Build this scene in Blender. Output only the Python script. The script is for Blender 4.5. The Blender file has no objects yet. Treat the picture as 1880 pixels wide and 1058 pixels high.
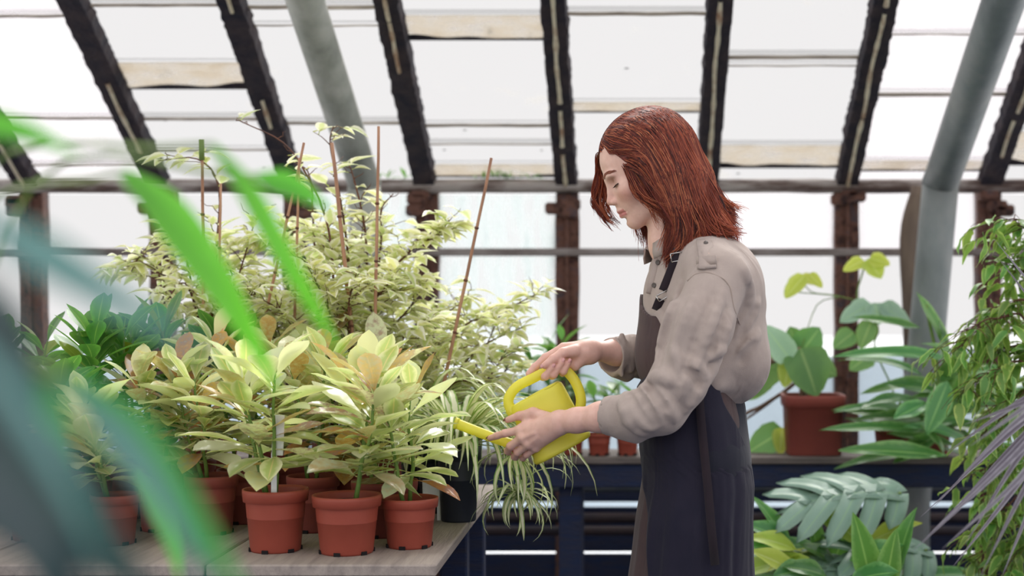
import bpy, bmesh, math, random
import numpy as np
from mathutils import Vector, Matrix, Quaternion, noise as mnoise
R = random.Random(7)
S = bpy.context.scene
COL = S.collection
# ------------------------------------------------------------------ camera, sky, sun, exposure
F = 2611.0            # focal length in pixels of the 1880 x 1058 frame (50 mm on 36 mm)
AX, AY = 1165.0, 560.0  # pixel of the level view axis
EYE = 1.27
cam_d = bpy.data.cameras.new('camera'); cam = bpy.data.objects.new('camera', cam_d); COL.objects.link(cam)
cam.location = (0, 0, EYE); cam.rotation_euler = (math.pi/2, 0, 0)
cam_d.sensor_width = 36; cam_d.lens = F/1880*36
cam_d.shift_x = (940-AX)/1880; cam_d.shift_y = (AY-529)/1880
cam_d.clip_start = 0.02; cam_d.clip_end = 200
cam_d.dof.use_dof = True; cam_d.dof.focus_distance = 2.86; cam_d.dof.aperture_fstop = 2.6
S.camera = cam
w = bpy.data.worlds.new('overcast_sky'); S.world = w; w.use_nodes = True
bg = w.node_tree.nodes['Background']; bg.inputs[0].default_value = (1.0, .985, .99, 1); bg.inputs[1].default_value = 1.22
sun_d = bpy.data.lights.new('sun', 'SUN'); sun = bpy.data.objects.new('sun', sun_d); COL.objects.link(sun)
sun_d.energy = 5.8; sun_d.angle = math.radians(35); sun_d.color = (1, .97, .93)
sun.rotation_euler = Vector((-.12, -.72, -.70)).to_track_quat('-Z', 'Y').to_euler()
S.view_settings.view_transform = 'Standard'; S.view_settings.look = 'None'
S.view_settings.gamma = 1; S.view_settings.use_curve_mapping = False
S.view_settings.exposure = 0.0
S.cycles.use_denoising = True
S.cycles.max_bounces = 8; S.cycles.transparent_max_bounces = 16
S.cycles.diffuse_bounces = 3; S.cycles.glossy_bounces = 2; S.cycles.transmission_bounces = 4
S.cycles.caustics_reflective = False; S.cycles.caustics_refractive = False

def P(px, py, Y):      # a pixel and a distance from the camera -> a point
    return Vector(((px-AX)*Y/F, Y, EYE-(py-AY)*Y/F))
# ------------------------------------------------------------------ helpers: materials
def lin(c):
    return tuple(((v/255)/12.92 if v/255 <= .04045 else ((v/255+.055)/1.055)**2.4) for v in c[:3]) + (1,)
def new_mat(name):
    m = bpy.data.materials.new(name); m.use_nodes = True
    nt = m.node_tree; return m, nt, nt.nodes['Principled BSDF'], nt.nodes['Material Output']
def node(nt, t, **kw):
    n = nt.nodes.new(t)
    for k, v in kw.items(): setattr(n, k, v)
    return n
def ramp(nt, stops, src=None):
    r = node(nt, 'ShaderNodeValToRGB'); e = r.color_ramp.elements
    while len(e) < len(stops): e.new(.5)
    for i, (p, c) in enumerate(stops):
        e[i].position = p; e[i].color = c if len(c) == 4 else lin(c)
    if src is not None: nt.links.new(src, r.inputs[0])
    return r
def noise_tex(nt, scale, detail=4, rough=.6, coord='Object', stretch=None, dist=0):
    tc = node(nt, 'ShaderNodeTexCoord'); n = node(nt, 'ShaderNodeTexNoise')
    n.inputs['Scale'].default_value = scale; n.inputs['Detail'].default_value = detail
    n.inputs['Roughness'].default_value = rough; n.inputs['Distortion'].default_value = dist
    src = tc.outputs[coord]
    if stretch:
        mp = node(nt, 'ShaderNodeMapping'); mp.inputs['Scale'].default_value = stretch
        nt.links.new(src, mp.inputs[0]); src = mp.outputs[0]
    nt.links.new(src, n.inputs['Vector']); return n
def mk(name, c1, c2=None, scale=6, rough=.6, bump=0., bscale=None, stretch=None, lo=.35, hi=.65, metal=0, spec=.4, c3=None, sss=0, trans=0, sheen=0):
    m, nt, b, out = new_mat(name)
    b.inputs['Roughness'].default_value = rough; b.inputs['Metallic'].default_value = metal
    b.inputs['Specular IOR Level'].default_value = spec
    if sheen: b.inputs['Sheen Weight'].default_value = sheen
    if sss:
        b.inputs['Subsurface Weight'].default_value = sss; b.inputs['Subsurface Scale'].default_value = .01
        b.inputs['Subsurface Radius'].default_value = (1, .4, .25)
    if c2 is None: b.inputs['Base Color'].default_value = lin(c1)
    else:
        n = noise_tex(nt, scale, stretch=stretch)
        st = [(lo, c1), (hi, c2)] if c3 is None else [(lo, c1), ((lo+hi)/2, c2), (hi, c3)]
        nt.links.new(ramp(nt, st, n.outputs[0]).outputs[0], b.inputs['Base Color'])
    if bump:
        n2 = noise_tex(nt, bscale or scale*4, stretch=stretch); bp = node(nt, 'ShaderNodeBump')
        bp.inputs['Strength'].default_value = bump; bp.inputs['Distance'].default_value = .01
        nt.links.new(n2.outputs[0], bp.inputs['Height']); nt.links.new(bp.outputs[0], b.inputs['Normal'])
    if trans:
        t = node(nt, 'ShaderNodeBsdfTranslucent'); mx = node(nt, 'ShaderNodeMixShader'); mx.inputs[0].default_value = trans
        t.inputs[0].default_value = lin(c1)
        nt.links.new(b.outputs[0], mx.inputs[1]); nt.links.new(t.outputs[0], mx.inputs[2]); nt.links.new(mx.outputs[0], out.inputs[0])
    return m
def leaf_mat(name, centre, edge, trans_c, rough=.35, tfac=.4, edge0=.45, edge1=.7, hue=.03, val=.35, alt=None, altp=.7, spec=.5, vein=None):
    """a leaf blade: centre and margin colours across the blade (UV v), a tint per leaf, light through it"""
    m, nt, b, out = new_mat(name); L = nt.links.new
    uv = node(nt, 'ShaderNodeUVMap'); sp = node(nt, 'ShaderNodeSeparateXYZ'); L(uv.outputs[0], sp.inputs[0])
    def mth(op, a, bb=None):
        n = node(nt, 'ShaderNodeMath', operation=op)
        for i, v in enumerate((a, bb)):
            if v is None: continue
            if isinstance(v, (int, float)): n.inputs[i].default_value = v
            else: L(v, n.inputs[i])
        return n.outputs[0]
    e = mth('MULTIPLY', mth('ABSOLUTE', mth('SUBTRACT', sp.outputs[1], .5)), 2.0)
    nz = noise_tex(nt, 60, 3, coord='Object'); oi_ = node(nt, 'ShaderNodeObjectInfo'); ra_ = node(nt, 'ShaderNodeAttribute', attribute_name='rnd')
    class oi: outputs = {'Random': mth('FRACT', mth('ADD', oi_.outputs['Random'], ra_.outputs['Fac']))}
    e2 = mth('ADD', e, mth('MULTIPLY', mth('SUBTRACT', nz.outputs[0], .5), .7))
    cr = ramp(nt, [(edge0, centre), (edge1, edge)], e2); col = cr.outputs[0]
    if vein:
        vr = ramp(nt, [(.04, (255, 255, 255)), (.09, (0, 0, 0))], e); mx = node(nt, 'ShaderNodeMix', data_type='RGBA')
        L(vr.outputs[0], mx.inputs[0]); L(col, mx.inputs[6]); mx.inputs[7].default_value = lin(vein); col = mx.outputs[2]
    if alt:
        ar = ramp(nt, [(altp-.04, (0, 0, 0)), (altp+.04, (255, 255, 255))], oi.outputs['Random'])
        mx = node(nt, 'ShaderNodeMix', data_type='RGBA'); L(ar.outputs[0], mx.inputs[0]); L(col, mx.inputs[6])
        av = ramp(nt, alt, mth('ADD', mth('MULTIPLY', nz.outputs[0], .5), mth('FRACT', mth('MULTIPLY', oi.outputs['Random'], 37.0))))
        L(av.outputs[0], mx.inputs[7]); col = mx.outputs[2]
    hs = node(nt, 'ShaderNodeHueSaturation'); L(col, hs.inputs['Color'])
    r2 = mth('FRACT', mth('MULTIPLY', oi.outputs['Random'], 91.7))
    L(mth('ADD', mth('MULTIPLY', mth('SUBTRACT', oi.outputs['Random'], .5), hue*2), .5), hs.inputs['Hue'])
    L(mth('ADD', mth('MULTIPLY', mth('SUBTRACT', r2, .5), val*2), 1.0), hs.inputs['Value'])
    L(hs.outputs[0], b.inputs['Base Color']); b.inputs['Roughness'].default_value = rough
    b.inputs['Specular IOR Level'].default_value = spec
    t = node(nt, 'ShaderNodeBsdfTranslucent'); ml = node(nt, 'ShaderNodeMix', data_type='RGBA', blend_type='MIX')
    ml.inputs[0].default_value = .45; L(hs.outputs[0], ml.inputs[6]); ml.inputs[7].default_value = lin(trans_c); L(ml.outputs[2], t.inputs[0])
    mx = node(nt, 'ShaderNodeMixShader'); mx.inputs[0].default_value = tfac
    L(b.outputs[0], mx.inputs[1]); L(t.outputs[0], mx.inputs[2]); L(mx.outputs[0], out.inputs[0])
    return m
# ------------------------------------------------------------------ helpers: objects
def tag(o, label=None, cat=None, group=None, kind=None):
    if label: o['label'] = label
    if cat: o['category'] = cat
    if group: o['group'] = group
    if kind: o['kind'] = kind
    return o
def empty(name, loc, label=None, cat=None, group=None, kind=None):
    o = bpy.data.objects.new(name, None); COL.objects.link(o); o.location = loc; o.empty_display_size = .05
    return tag(o, label, cat, group, kind)
def wloc(o):
    v = Vector(o.location)
    while o.parent: o = o.parent; v += Vector(o.location)
    return v
def mesh_obj(name, verts, faces, mat, parent=None, smooth=True, uvs=None):
    me = bpy.data.meshes.new(name)
    off = wloc(parent) if parent else Vector((0, 0, 0))
    if isinstance(verts, np.ndarray): vv = (verts-np.array(off)).astype(float).tolist()
    else: vv = [tuple(Vector(v)-off) for v in verts]
    me.from_pydata(vv, [], faces if isinstance(faces, list) else faces.tolist())
    if mat: me.materials.append(mat)
    if smooth: me.polygons.foreach_set('use_smooth', [True]*len(me.polygons))
    me.update()
    o = bpy.data.objects.new(name, me); COL.objects.link(o)
    if parent: o.parent = parent
    return o
def inst(name, me, mw, parent):        # an instance of a mesh under an (unrotated) parent, placed by a world matrix
    o = bpy.data.objects.new(name, me); COL.objects.link(o); o.parent = parent
    o.matrix_local = Matrix.Translation(-wloc(parent)) @ mw
    return o
class MB:
    def __init__(s): s.v = []; s.f = []
    def add(s, v, f):
        n = len(s.v); s.v += [Vector(q) for q in v]; s.f += [tuple(i+n for i in q) for q in f]; return s
    def box(s, lo, hi, M=None, bev=0.):
        x0, y0, z0 = lo; x1, y1, z1 = hi
        if bev:
            b = bmesh.new(); bmesh.ops.create_cube(b, size=1)
            for q in b.verts: q.co = Vector((x0+(q.co.x+.5)*(x1-x0), y0+(q.co.y+.5)*(y1-y0), z0+(q.co.z+.5)*(z1-z0)))
            bmesh.ops.bevel(b, geom=list(b.edges), offset=bev, segments=1, affect='EDGES', profile=.5)
            b.verts.index_update(); v = [q.co.copy() for q in b.verts]; f = [tuple(k.index for k in q.verts) for q in b.faces]; b.free()
        else:
            v = [Vector((x, y, z)) for z in (z0, z1) for y in (y0, y1) for x in (x0, x1)]
            f = [(0, 2, 3, 1), (4, 5, 7, 6), (0, 1, 5, 4), (2, 6, 7, 3), (0, 4, 6, 2), (1, 3, 7, 5)]
        if M: v = [M @ q for q in v]
        return s.add(v, f)
    def tube(s, pts, r, n=8, cap=True):
        pts = [Vector(p) for p in pts]; rr = r if isinstance(r, (list, tuple)) else [r]*len(pts)
        v = []; f = []; up = None
        for i, p in enumerate(pts):
            t = (pts[min(i+1, len(pts)-1)]-pts[max(i-1, 0)]).normalized()
            if up is None:
                up = Vector((0, 0, 1)) if abs(t.z) < .9 else Vector((0, 1, 0))
            a = t.cross(up).normalized(); up = a.cross(t).normalized()
            for k in range(n):
                q = 2*math.pi*k/n; v.append(p+(a*math.cos(q)+up*math.sin(q))*rr[i])
        for i in range(len(pts)-1):
            for k in range(n):
                k2 = (k+1) % n; f.append((i*n+k, i*n+k2, (i+1)*n+k2, (i+1)*n+k))
        if cap: f += [tuple(range(n-1, -1, -1)), tuple(range((len(pts)-1)*n, len(pts)*n))]
        return s.add(v, f)
    def lathe(s, prof, n=24, c=(0, 0, 0), sq=0.):   # profile [(r, z)], sq>0: rounded square
        v = []; f = []; c = Vector(c)
        for r, z in prof:
            for k in range(n):
                a = 2*math.pi*k/n; ca, sa = math.cos(a), math.sin(a)
                m = 1/(abs(ca)**sq_p(sq)+abs(sa)**sq_p(sq))**(1/sq_p(sq)) if sq else 1
                v.append(c+Vector((r*ca*m, r*sa*m, z)))
        for i in range(len(prof)-1):
            for k in range(n):
                k2 = (k+1) % n; f.append((i*n+k, i*n+k2, (i+1)*n+k2, (i+1)*n+k))
        return s.add(v, f)
    def build(s, name, mat, parent=None, smooth=False):
        return mesh_obj(name, s.v, s.f, mat, parent, smooth)
def sq_p(sq): return 2+sq*8
def smooth_path(pts, n=6):              # Catmull-Rom through points
    pts = [Vector(p) for p in pts]; out = []
    q = [pts[0]*2-pts[1]]+pts+[pts[-1]*2-pts[-2]]
    for i in range(1, len(q)-2):
        for k in range(n):
            t = k/n; a, b, c, d = q[i-1], q[i], q[i+1], q[i+2]
            out.append(.5*((2*b)+(c-a)*t+(2*a-5*b+4*c-d)*t*t+(3*b-a-3*c+d)*t**3))
    return out+[pts[-1]]
# ------------------------------------------------------------------ helpers: smooth solids (signed distance on a grid, then surface nets)
class Vol:
    def __init__(s, lo, hi, res):
        s.lo = np.array(lo, float); s.res = res; s.n = np.ceil((np.array(hi)-s.lo)/res).astype(int)+1
        s.a = np.full(tuple(s.n), .05, np.float32)
    def _sl(s, lo, hi):
        i0 = np.clip(np.floor((np.array(lo)-s.lo)/s.res).astype(int), 0, s.n); i1 = np.clip(np.ceil((np.array(hi)-s.lo)/s.res).astype(int)+1, 0, s.n)
        if (i1 <= i0).any(): return None, None
        sl = tuple(slice(a, b) for a, b in zip(i0, i1))
        g = [(s.lo[k]+s.res*np.arange(i0[k], i1[k])).astype(np.float32) for k in range(3)]
        return sl, (g[0][:, None, None], g[1][None, :, None], g[2][None, None, :])
    def _mix(s, sl, d, k, sub=False):
        a = s.a[sl]
        if sub:
            d = -d; h = np.maximum(k-np.abs(a-d), 0)/k if k else 0; s.a[sl] = np.maximum(a, d)+h*h*k*.25
        else:
            h = np.maximum(k-np.abs(a-d), 0)/k if k else 0; s.a[sl] = np.minimum(a, d)-h*h*k*.25
    def cap(s, a, b, ra, rb=None, k=.01, sub=False):
        rb = ra if rb is None else rb; a = np.array(a, float); b = np.array(b, float); m = max(ra, rb)+k+4*s.res
        sl, g = s._sl(np.minimum(a, b)-m, np.maximum(a, b)+m)
        if sl is None: return s
        ab = b-a; L2 = max(ab@ab, 1e-12)
        t = np.clip(((g[0]-a[0])*ab[0]+(g[1]-a[1])*ab[1]+(g[2]-a[2])*ab[2])/L2, 0, 1)
        d = np.sqrt((g[0]-a[0]-t*ab[0])**2+(g[1]-a[1]-t*ab[1])**2+(g[2]-a[2]-t*ab[2])**2)-(ra+(rb-ra)*t)
        s._mix(sl, d, k, sub); return s
    def ell(s, c, r, k=.01, rot=None, sub=False, clip=None):
        c = np.array(c, float); r = np.array(r, float); m = max(r)+k+4*s.res
        sl, g = s._sl(c-m, c+m)
        if sl is None: return s
        x, y, z = g[0]-c[0], g[1]-c[1], g[2]-c[2]
        if rot is not None:
            q = np.array(rot.transposed()); x, y, z = (q[0][0]*x+q[0][1]*y+q[0][2]*z, q[1][0]*x+q[1][1]*y+q[1][2]*z, q[2][0]*x+q[2][1]*y+q[2][2]*z)
        k0 = np.sqrt((x/r[0])**2+(y/r[1])**2+(z/r[2])**2); k1 = np.sqrt((x/r[0]**2)**2+(y/r[1]**2)**2+(z/r[2]**2)**2)+1e-9
        d = (k0*(k0-1)/k1).astype(np.float32)
        if clip is not None: d = np.maximum(d, clip(*g))
        s._mix(sl, d, k, sub); return s
    def path(s, pts, rad, k=.008, sub=False):
        for i in range(len(pts)-1):
            s.cap(pts[i], pts[i+1], rad[i] if isinstance(rad, (list, tuple)) else rad, rad[i+1] if isinstance(rad, (list, tuple)) else rad, k, sub)
        return s
    def grid(s):
        g = [(s.lo[k]+s.res*np.arange(s.n[k])).astype(np.float32) for k in range(3)]
        return g[0][:, None, None], g[1][None, :, None], g[2][None, None, :]
    def mesh(s):
        a = s.a; ins = a < 0; nx, ny, nz = a.shape
        cnt = np.zeros((nx-1, ny-1, nz-1), np.int8); offs = [(i, j, k) for i in (0, 1) for j in (0, 1) for k in (0, 1)]
        for i, j, k in offs: cnt += ins[i:nx-1+i, j:ny-1+j, k:nz-1+k]
        act = np.argwhere((cnt > 0) & (cnt < 8)); idx = np.full(cnt.shape, -1, np.int64); idx[tuple(act.T)] = np.arange(len(act))
        cv = np.stack([a[act[:, 0]+i, act[:, 1]+j, act[:, 2]+k] for i, j, k in offs], 1); O = np.array(offs, float)
        pos = np.zeros((len(act), 3)); num = np.zeros(len(act))
        for p in range(8):
            for q in range(p+1, 8):
                if np.abs(O[p]-O[q]).sum() != 1: continue
                va, vb = cv[:, p], cv[:, q]; m = (va < 0) != (vb < 0)
                t = np.where(m, va/np.where(va == vb, 1, va-vb), 0)
                pos += np.where(m[:, None], O[p]+(O[q]-O[p])*t[:, None], 0); num += m
        V = s.lo+s.res*(act+pos/num[:, None]); faces = []
        for ax in range(3):
            b, c = [(1, 2), (2, 0), (0, 1)][ax]
            sl0 = [slice(None)]*3; sl1 = [slice(None)]*3; sl0[ax] = slice(0, -1); sl1[ax] = slice(1, None)
            ch = ins[tuple(sl0)] != ins[tuple(sl1)]; e = np.argwhere(ch)
            ok = (e[:, b] > 0) & (e[:, c] > 0) & (e[:, b] < a.shape[b]-1) & (e[:, c] < a.shape[c]-1); e = e[ok]
            if not len(e): continue
            def at(db, dc):
                q = e.copy(); q[:, b] += db; q[:, c] += dc; return idx[tuple(q.T)]
            F4 = np.stack([at(-1, -1), at(0, -1), at(0, 0), at(-1, 0)], 1)
            fl = ~ins[tuple(e.T)]; F4[fl] = F4[fl][:, ::-1]; faces.append(F4)
        return V, np.concatenate(faces)
def relax(V, Fq, it=1, f=.5):
    ed = np.concatenate([Fq[:, [0, 1]], Fq[:, [1, 2]], Fq[:, [2, 3]], Fq[:, [3, 0]]]); n = len(V)
    for _ in range(it):
        acc = np.zeros_like(V); c = np.zeros(n)
        for k in range(3): acc[:, k] = np.bincount(ed[:, 0], V[ed[:, 1], k], n)+np.bincount(ed[:, 1], V[ed[:, 0], k], n)
        c = np.bincount(ed[:, 0], minlength=n)+np.bincount(ed[:, 1], minlength=n)
        V = V*(1-f)+f*acc/np.maximum(c, 1)[:, None]
    return V
# ------------------------------------------------------------------ the greenhouse
WALL = 5.2; PXM = F/WALL
def wz(py): return EYE-(py-AY)/PXM
def wx(px): return (px-AX)/PXM
M_floor = mk('floor_navy_shade', (34, 44, 70), (48, 54, 76), 3, .9, .5)  # navy tone of the shade painted into the floor colour
M_wood_shade = mk('old_wood_navy_shade', (30, 44, 78), (46, 48, 68), 9, .85, .6, stretch=(1, 6, 6))  # navy of the shadows under benches put into the wood colour
M_rust = mk('rusted_steel', (48, 32, 32), (112, 78, 66), 22, .85, .8, c3=(70, 66, 74), lo=.3, hi=.7)
M_raft = mk('weathered_rafter', (28, 28, 42), (68, 56, 58), 18, .9, .8, lo=.3, hi=.75)
M_putty = mk('old_putty', (222, 212, 186), (150, 104, 74), 18, .8, .4, lo=.45, hi=.72)
M_pipe_small = mk('eave_pipe_paint', (168, 160, 156), (92, 74, 68), 7, .7, .5, stretch=(.5, 3, 3), c3=(58, 46, 48), lo=.42, hi=.68)
M_rail = mk('grey_rail', (150, 142, 140), (104, 92, 88), 9, .8, .5, stretch=(.6, 2, 2))
def glass_mat(name, dirt0, dirt1, c, base=.02, scale=5, stretch=None, edge=0):
    m, nt, b, out = new_mat(name); L = nt.links.new
    b.inputs['Base Color'].default_value = lin(c); b.inputs['Roughness'].default_value = .7
    tl = node(nt, 'ShaderNodeBsdfTranslucent'); tl.inputs[0].default_value = lin(c)
    dm = node(nt, 'ShaderNodeMixShader'); dm.inputs[0].default_value = .75; L(b.outputs[0], dm.inputs[1]); L(tl.outputs[0], dm.inputs[2])
    tr = node(nt, 'ShaderNodeBsdfTransparent'); tr.inputs[0].default_value = (.845, .845, .845, 1)
    n = noise_tex(nt, scale, 6, .65, stretch=stretch)
    r = ramp(nt, [(dirt0, (base, base, base, 1)), (dirt1, (.9, .9, .9, 1))], n.outputs[0])
    mx = node(nt, 'ShaderNodeMixShader'); L(r.outputs[0], mx.inputs[0]); L(tr.outputs[0], mx.inputs[1]); L(dm.outputs[0], mx.inputs[2]); L(mx.outputs[0], out.inputs[0])
    return m
M_glass = glass_mat('glass_clear', .62, .9, (188, 186, 180))
M_glass_dirty = glass_mat('glass_streaked', .40, .72, (196, 204, 204), .12, 7, (3.5, 1, .6))
M_glass_haze = glass_mat('glass_hazy', .5, .95, (222, 218, 222), .22, 3)
M_glass_lap = glass_mat('glass_lap_grime', .36, .74, (206, 196, 180), .25, 9, (1, 1, 3))
M_grime = mk('lap_grime', (140, 134, 122), (66, 64, 62), 12, .9, .3, stretch=(.6, 2, 2))
M_frost = mk('ground_frost', (244, 246, 248), (232, 238, 243), 2, .9)
M_sheet = mk('pale_blue_sheet', (226, 234, 240), (206, 220, 232), 3, .8, trans=.6)
M_lapline = mk('lap_line', (214, 206, 196), (140, 130, 122), 14, .9, .2, stretch=(.5, 2, 2), trans=.3)

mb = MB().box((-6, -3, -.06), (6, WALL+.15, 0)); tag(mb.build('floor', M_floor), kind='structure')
mb = MB().box((-40, WALL+.3, -.3), (40, 60, -.1)); tag(mb.build('ground_outside', M_frost), kind='structure')

wall = empty('wall_back', (0, WALL, 0), kind='structure')
posts = [63, 300, 545, 785, 1042, 1299, 1553, 1813, 2070, -195]
for px in sorted(posts):     # rusted uprights with a flange
    x = wx(px); w_ = .042
    mb = MB()
    n = 26; L_, R_ = [], []
    for i in range(n+1):
        z = .0+1.70*i/n; ww = w_*(1+.14*(mnoise.noise((x*9, z*16, 1.7)))); 
        mb_z = z
        for sx in (-1, 1): (L_ if sx < 0 else R_).append((x+sx*ww, z))
    v = []; f = []
    for i in range(n+1):
        for (xx, zz), yy in ((L_[i], -.03), (R_[i], -.03), (R_[i], .03), (L_[i], .03)): v.append((xx, WALL+yy, zz))
    for i in range(n):
        for k in range(4): f.append((i*4+k, i*4+(k+1) % 4, i*4+4+(k+1) % 4, i*4+4+k))
    f += [(3, 2, 1, 0), (n*4, n*4+1, n*4+2, n*4+3)]
    mb.add(v, f); po = mb.build('post', M_rust, wall)
    mb = MB().box((x-.006, WALL-.046, .0), (x+.006, WALL-.03, 1.66)); mb.build('flange', M_rust, po)
    mb = MB()
    for k in range(3):
        bx_, bz = x+R.uniform(-.05, .05), 1.64+R.uniform(-.04, .05)
        mb.box((bx_-.035, WALL-.07, bz-.02), (bx_+.035, WALL-.02, bz+.022), bev=.008)
    mb.build('bracket', M_rust, po)
def bar(name, z0, z1, y0, y1, mat, rnd=True):
    zc = (z0+z1)/2; r = (z1-z0)/2; pts = []; xs = np.linspace(-2.9, 2.1, 46)
    if rnd:
        MB().tube([(x, (y0+y1)/2, zc+.003*mnoise.noise((x*3, 2, 0))) for x in xs], [r*(1+.09*mnoise.noise((x*7, 5, 1))) for x in xs], 12).build(name, mat, wall, True)
    else: MB().box((-2.9, y0, z0), (2.1, y1, z1), bev=.004).build(name, mat, wall)
bar('eave_pipe', wz(357), wz(331), WALL-.075, WALL-.03, M_pipe_small)
bar('mid_rail', wz(471), wz(457), WALL-.05, WALL-.022, M_rail, False)
bar('sill_rail', wz(862), wz(845), WALL-.05, WALL-.02, M_wood_shade, False)
sp = sorted(posts)
for i in range(len(sp)-1):
    x0, x1 = wx(sp[i])+.036, wx(sp[i+1])-.036
    for j, (pa, pb) in enumerate(((357, 457), (471, 846))):
        g = M_glass_dirty if sp[i] in (785, 545) else (M_glass_haze if j == 0 and sp[i] in (1299, 1553) else M_glass)
        MB().box((x0, WALL-.003, wz(pb)), (x1, WALL+.003, wz(pa))).build('pane', g, wall)
for i in range(len(sp)-1):
    x0, x1 = wx(sp[i])+.036, wx(sp[i+1])-.036; zt = wz(R.choice((655, 672, 640, 690)))
    MB().box((x0, WALL+.018, .45), (x1, WALL+.022, zt)).build('blue_sheet', M_sheet, wall)
# boarded foot of the wall, with open slots between the boards
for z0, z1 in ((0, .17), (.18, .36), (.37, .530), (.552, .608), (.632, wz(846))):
    MB().box((-2.9, WALL-.02, z0), (2.1, WALL+.015, z1), bev=.004).build('board', M_wood_shade, wall)

# ---- sloping roof: rafters, panes in overlapping courses
roof = empty('ceiling', (0, WALL, 1.70), kind='structure')
ZE = wz(338); SL = math.atan2(.515, .82); UY, UZ = -math.cos(SL), math.sin(SL)   # up the slope
def rp(x, s, h=0): return Vector((x, WALL+UY*s+math.sin(SL)*h*-1, ZE+UZ*s+math.cos(SL)*h*-1))  # s along slope, h inwards below the glass
def s_of(py):     # slope length seen at a pixel row
    t = (AY-py)/F; # (ZE+UZ s-EYE)/(WALL+UY s)=t
    return (t*WALL-(ZE-EYE))/(UZ-t*UY)
LEN = 2.35
raf = [x-2 for x in sp]
for ri, px in enumerate(raf):
    x = wx(px); hw = .041; n = 150; v = []; f = []
    for i in range(n+1):
        s = LEN*i/n
        a = hw*(1+.16*mnoise.noise((x*7+3, s*22, 0))+.22*max(0, mnoise.noise((x*7, s*70, 9)))); b = hw*(1+.16*mnoise.noise((x*7-9, s*22, 4))+.22*max(0, mnoise.noise((x*7, s*70, 5))))
        for xx, h in ((-a, 0), (-a*.9, .05), (b*.9, .05), (b, 0)): v.append(rp(x+xx, s, h+.0))
    for i in range(n):
        for k in range(4): f.append((i*4+k, i*4+4+k, i*4+4+(k+1) % 4, i*4+(k+1) % 4))
    f += [(0, 1, 2, 3), (n*4+3, n*4+2, n*4+1, n*4)]
    ro = MB().add(v, f).build('rafter', M_raft, roof)
    # centre web and the pale putty line run along it
    v = []; f = []; m = 0; on = True; s = .03
    while s < LEN-.05:
        ln = R.uniform(.12, .5); k = int(ln/.015)+2; base = len(v)
        if R.random() < .82:
            for i in range(k):
                q = s+ln*i/(k-1); wd = .0065+.006*max(0, mnoise.noise((x*5, q*17, 8))) ; cx = x+.006*mnoise.noise((x, q*5, 3))
                for xx, h in ((-wd, .049), (-wd*.6, .056), (wd*.6, .056), (wd, .049)): v.append(rp(cx+xx, q, h))
            for i in range(k-1):
                for j in range(3): f.append((base+i*4+j, base+i*4+4+j, base+i*4+5+j, base+i*4+1+j))
        s += ln+R.uniform(.0, .05)
    MB().add(v, f).build('putty_line', M_putty, ro, True)
laps = {-195: [(60, 66), (200, 206)], 63: [(25, 31), (213, 219), (300, 303)], 300: [(5, 12), (113, 160), (214, 221), (272, 275)], 545: [(8, 18), (44, 46), (222, 229)],
        785: [(26, 70), (226, 233), (262, 264), (300, 322)], 1042: [(20, 29), (186, 203)], 1299: [(100, 110), (118, 120), (265, 305)], 1553: [(60, 62), (168, 178), (293, 311)], 1813: [(110, 118), (240, 300)]}
for i in range(len(sp)-1):
    x0, x1 = wx(sp[i])+.03, wx(sp[i+1])-.03; cuts = [LEN]+[s_of(p) for q in laps[sp[i]] for p in (q[0],)]+[0]
    wid = {round(s_of(q[0]), 4): s_of(q[0])-s_of(q[1]) for q in laps[sp[i]]}
    more = [c for c in (1.35, 1.9) if c > cuts[1]+.15]; cuts = [LEN]+sorted(more, reverse=True)+cuts[1:]
    for j in range(len(cuts)-1):
        a, b = cuts[j+1], cuts[j]; o_ = .006*(j % 2)
        g = M_glass_haze if sp[i] in (1553, 63) and j > 1 else M_glass
        b2 = b+.012
        v = [rp(xx, s, h) for s in (a, b2) for xx, h in ((x0, -o_), (x1, -o_), (x1, -o_-.004), (x0, -o_-.004))]
        MB().add(v, [(0, 1, 2, 3), (7, 6, 5, 4), (0, 4, 5, 1), (1, 5, 6, 2), (2, 6, 7, 3), (3, 7, 4, 0)]).build('pane', g, roof)
        wd = wid.get(round(a, 4))
        if wd and wd < .03: wd *= .6
        if wd:                       # grimy lap where two courses of glass overlap
            nn = 14; v = []; f = []
            for k in range(nn+1):
                xx = x0+(x1-x0)*k/nn; jt = .004*mnoise.noise((xx*9, a*5, 1))
                v += [rp(xx, a-wd+jt, .003), rp(xx, a+jt*.5, .003), rp(xx, a+jt*.5, .008), rp(xx, a-wd+jt, .008)]
            for k in range(nn):
                for q in range(4): f.append((k*4+q, k*4+4+q, k*4+4+(q+1) % 4, k*4+(q+1) % 4))
            MB().add(v, f).build('lap_strip', M_glass_lap if wd > .03 else M_lapline, roof)
            if wd > .03:
                v = []; f = []
                for k in range(nn+1):
                    xx = x0+(x1-x0)*k/nn; jt = .5+.5*mnoise.noise((xx*8, a*5, 6)); 
                    v += [rp(xx, a-wd, .010), rp(xx, a-wd+wd*.35*jt, .010)]
                for k in range(nn): f.append((k*2, k*2+2, k*2+3, k*2+1))
                MB().add(v, f).build('moss_edge', M_raft, roof)
        if R.random() < .6:          # leaf scraps lying on the glass
            for q in range(R.randint(1, 2)):
                c = rp(R.uniform(x0+.05, x1-.05), R.uniform(a+.04, b-.02), -.012); mb = MB()
                r_ = R.uniform(.006, .012); mb.lathe([(0, -.002), (r_, 0), (0, .003)], 6, c); mb.build('debris', M_raft, roof)
MB().box((-2.9, -.045, -.06), (2.1, .045, .06), Matrix.Translation(rp(0, LEN, 0))).build('ridge_beam', M_raft, roof)

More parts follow.
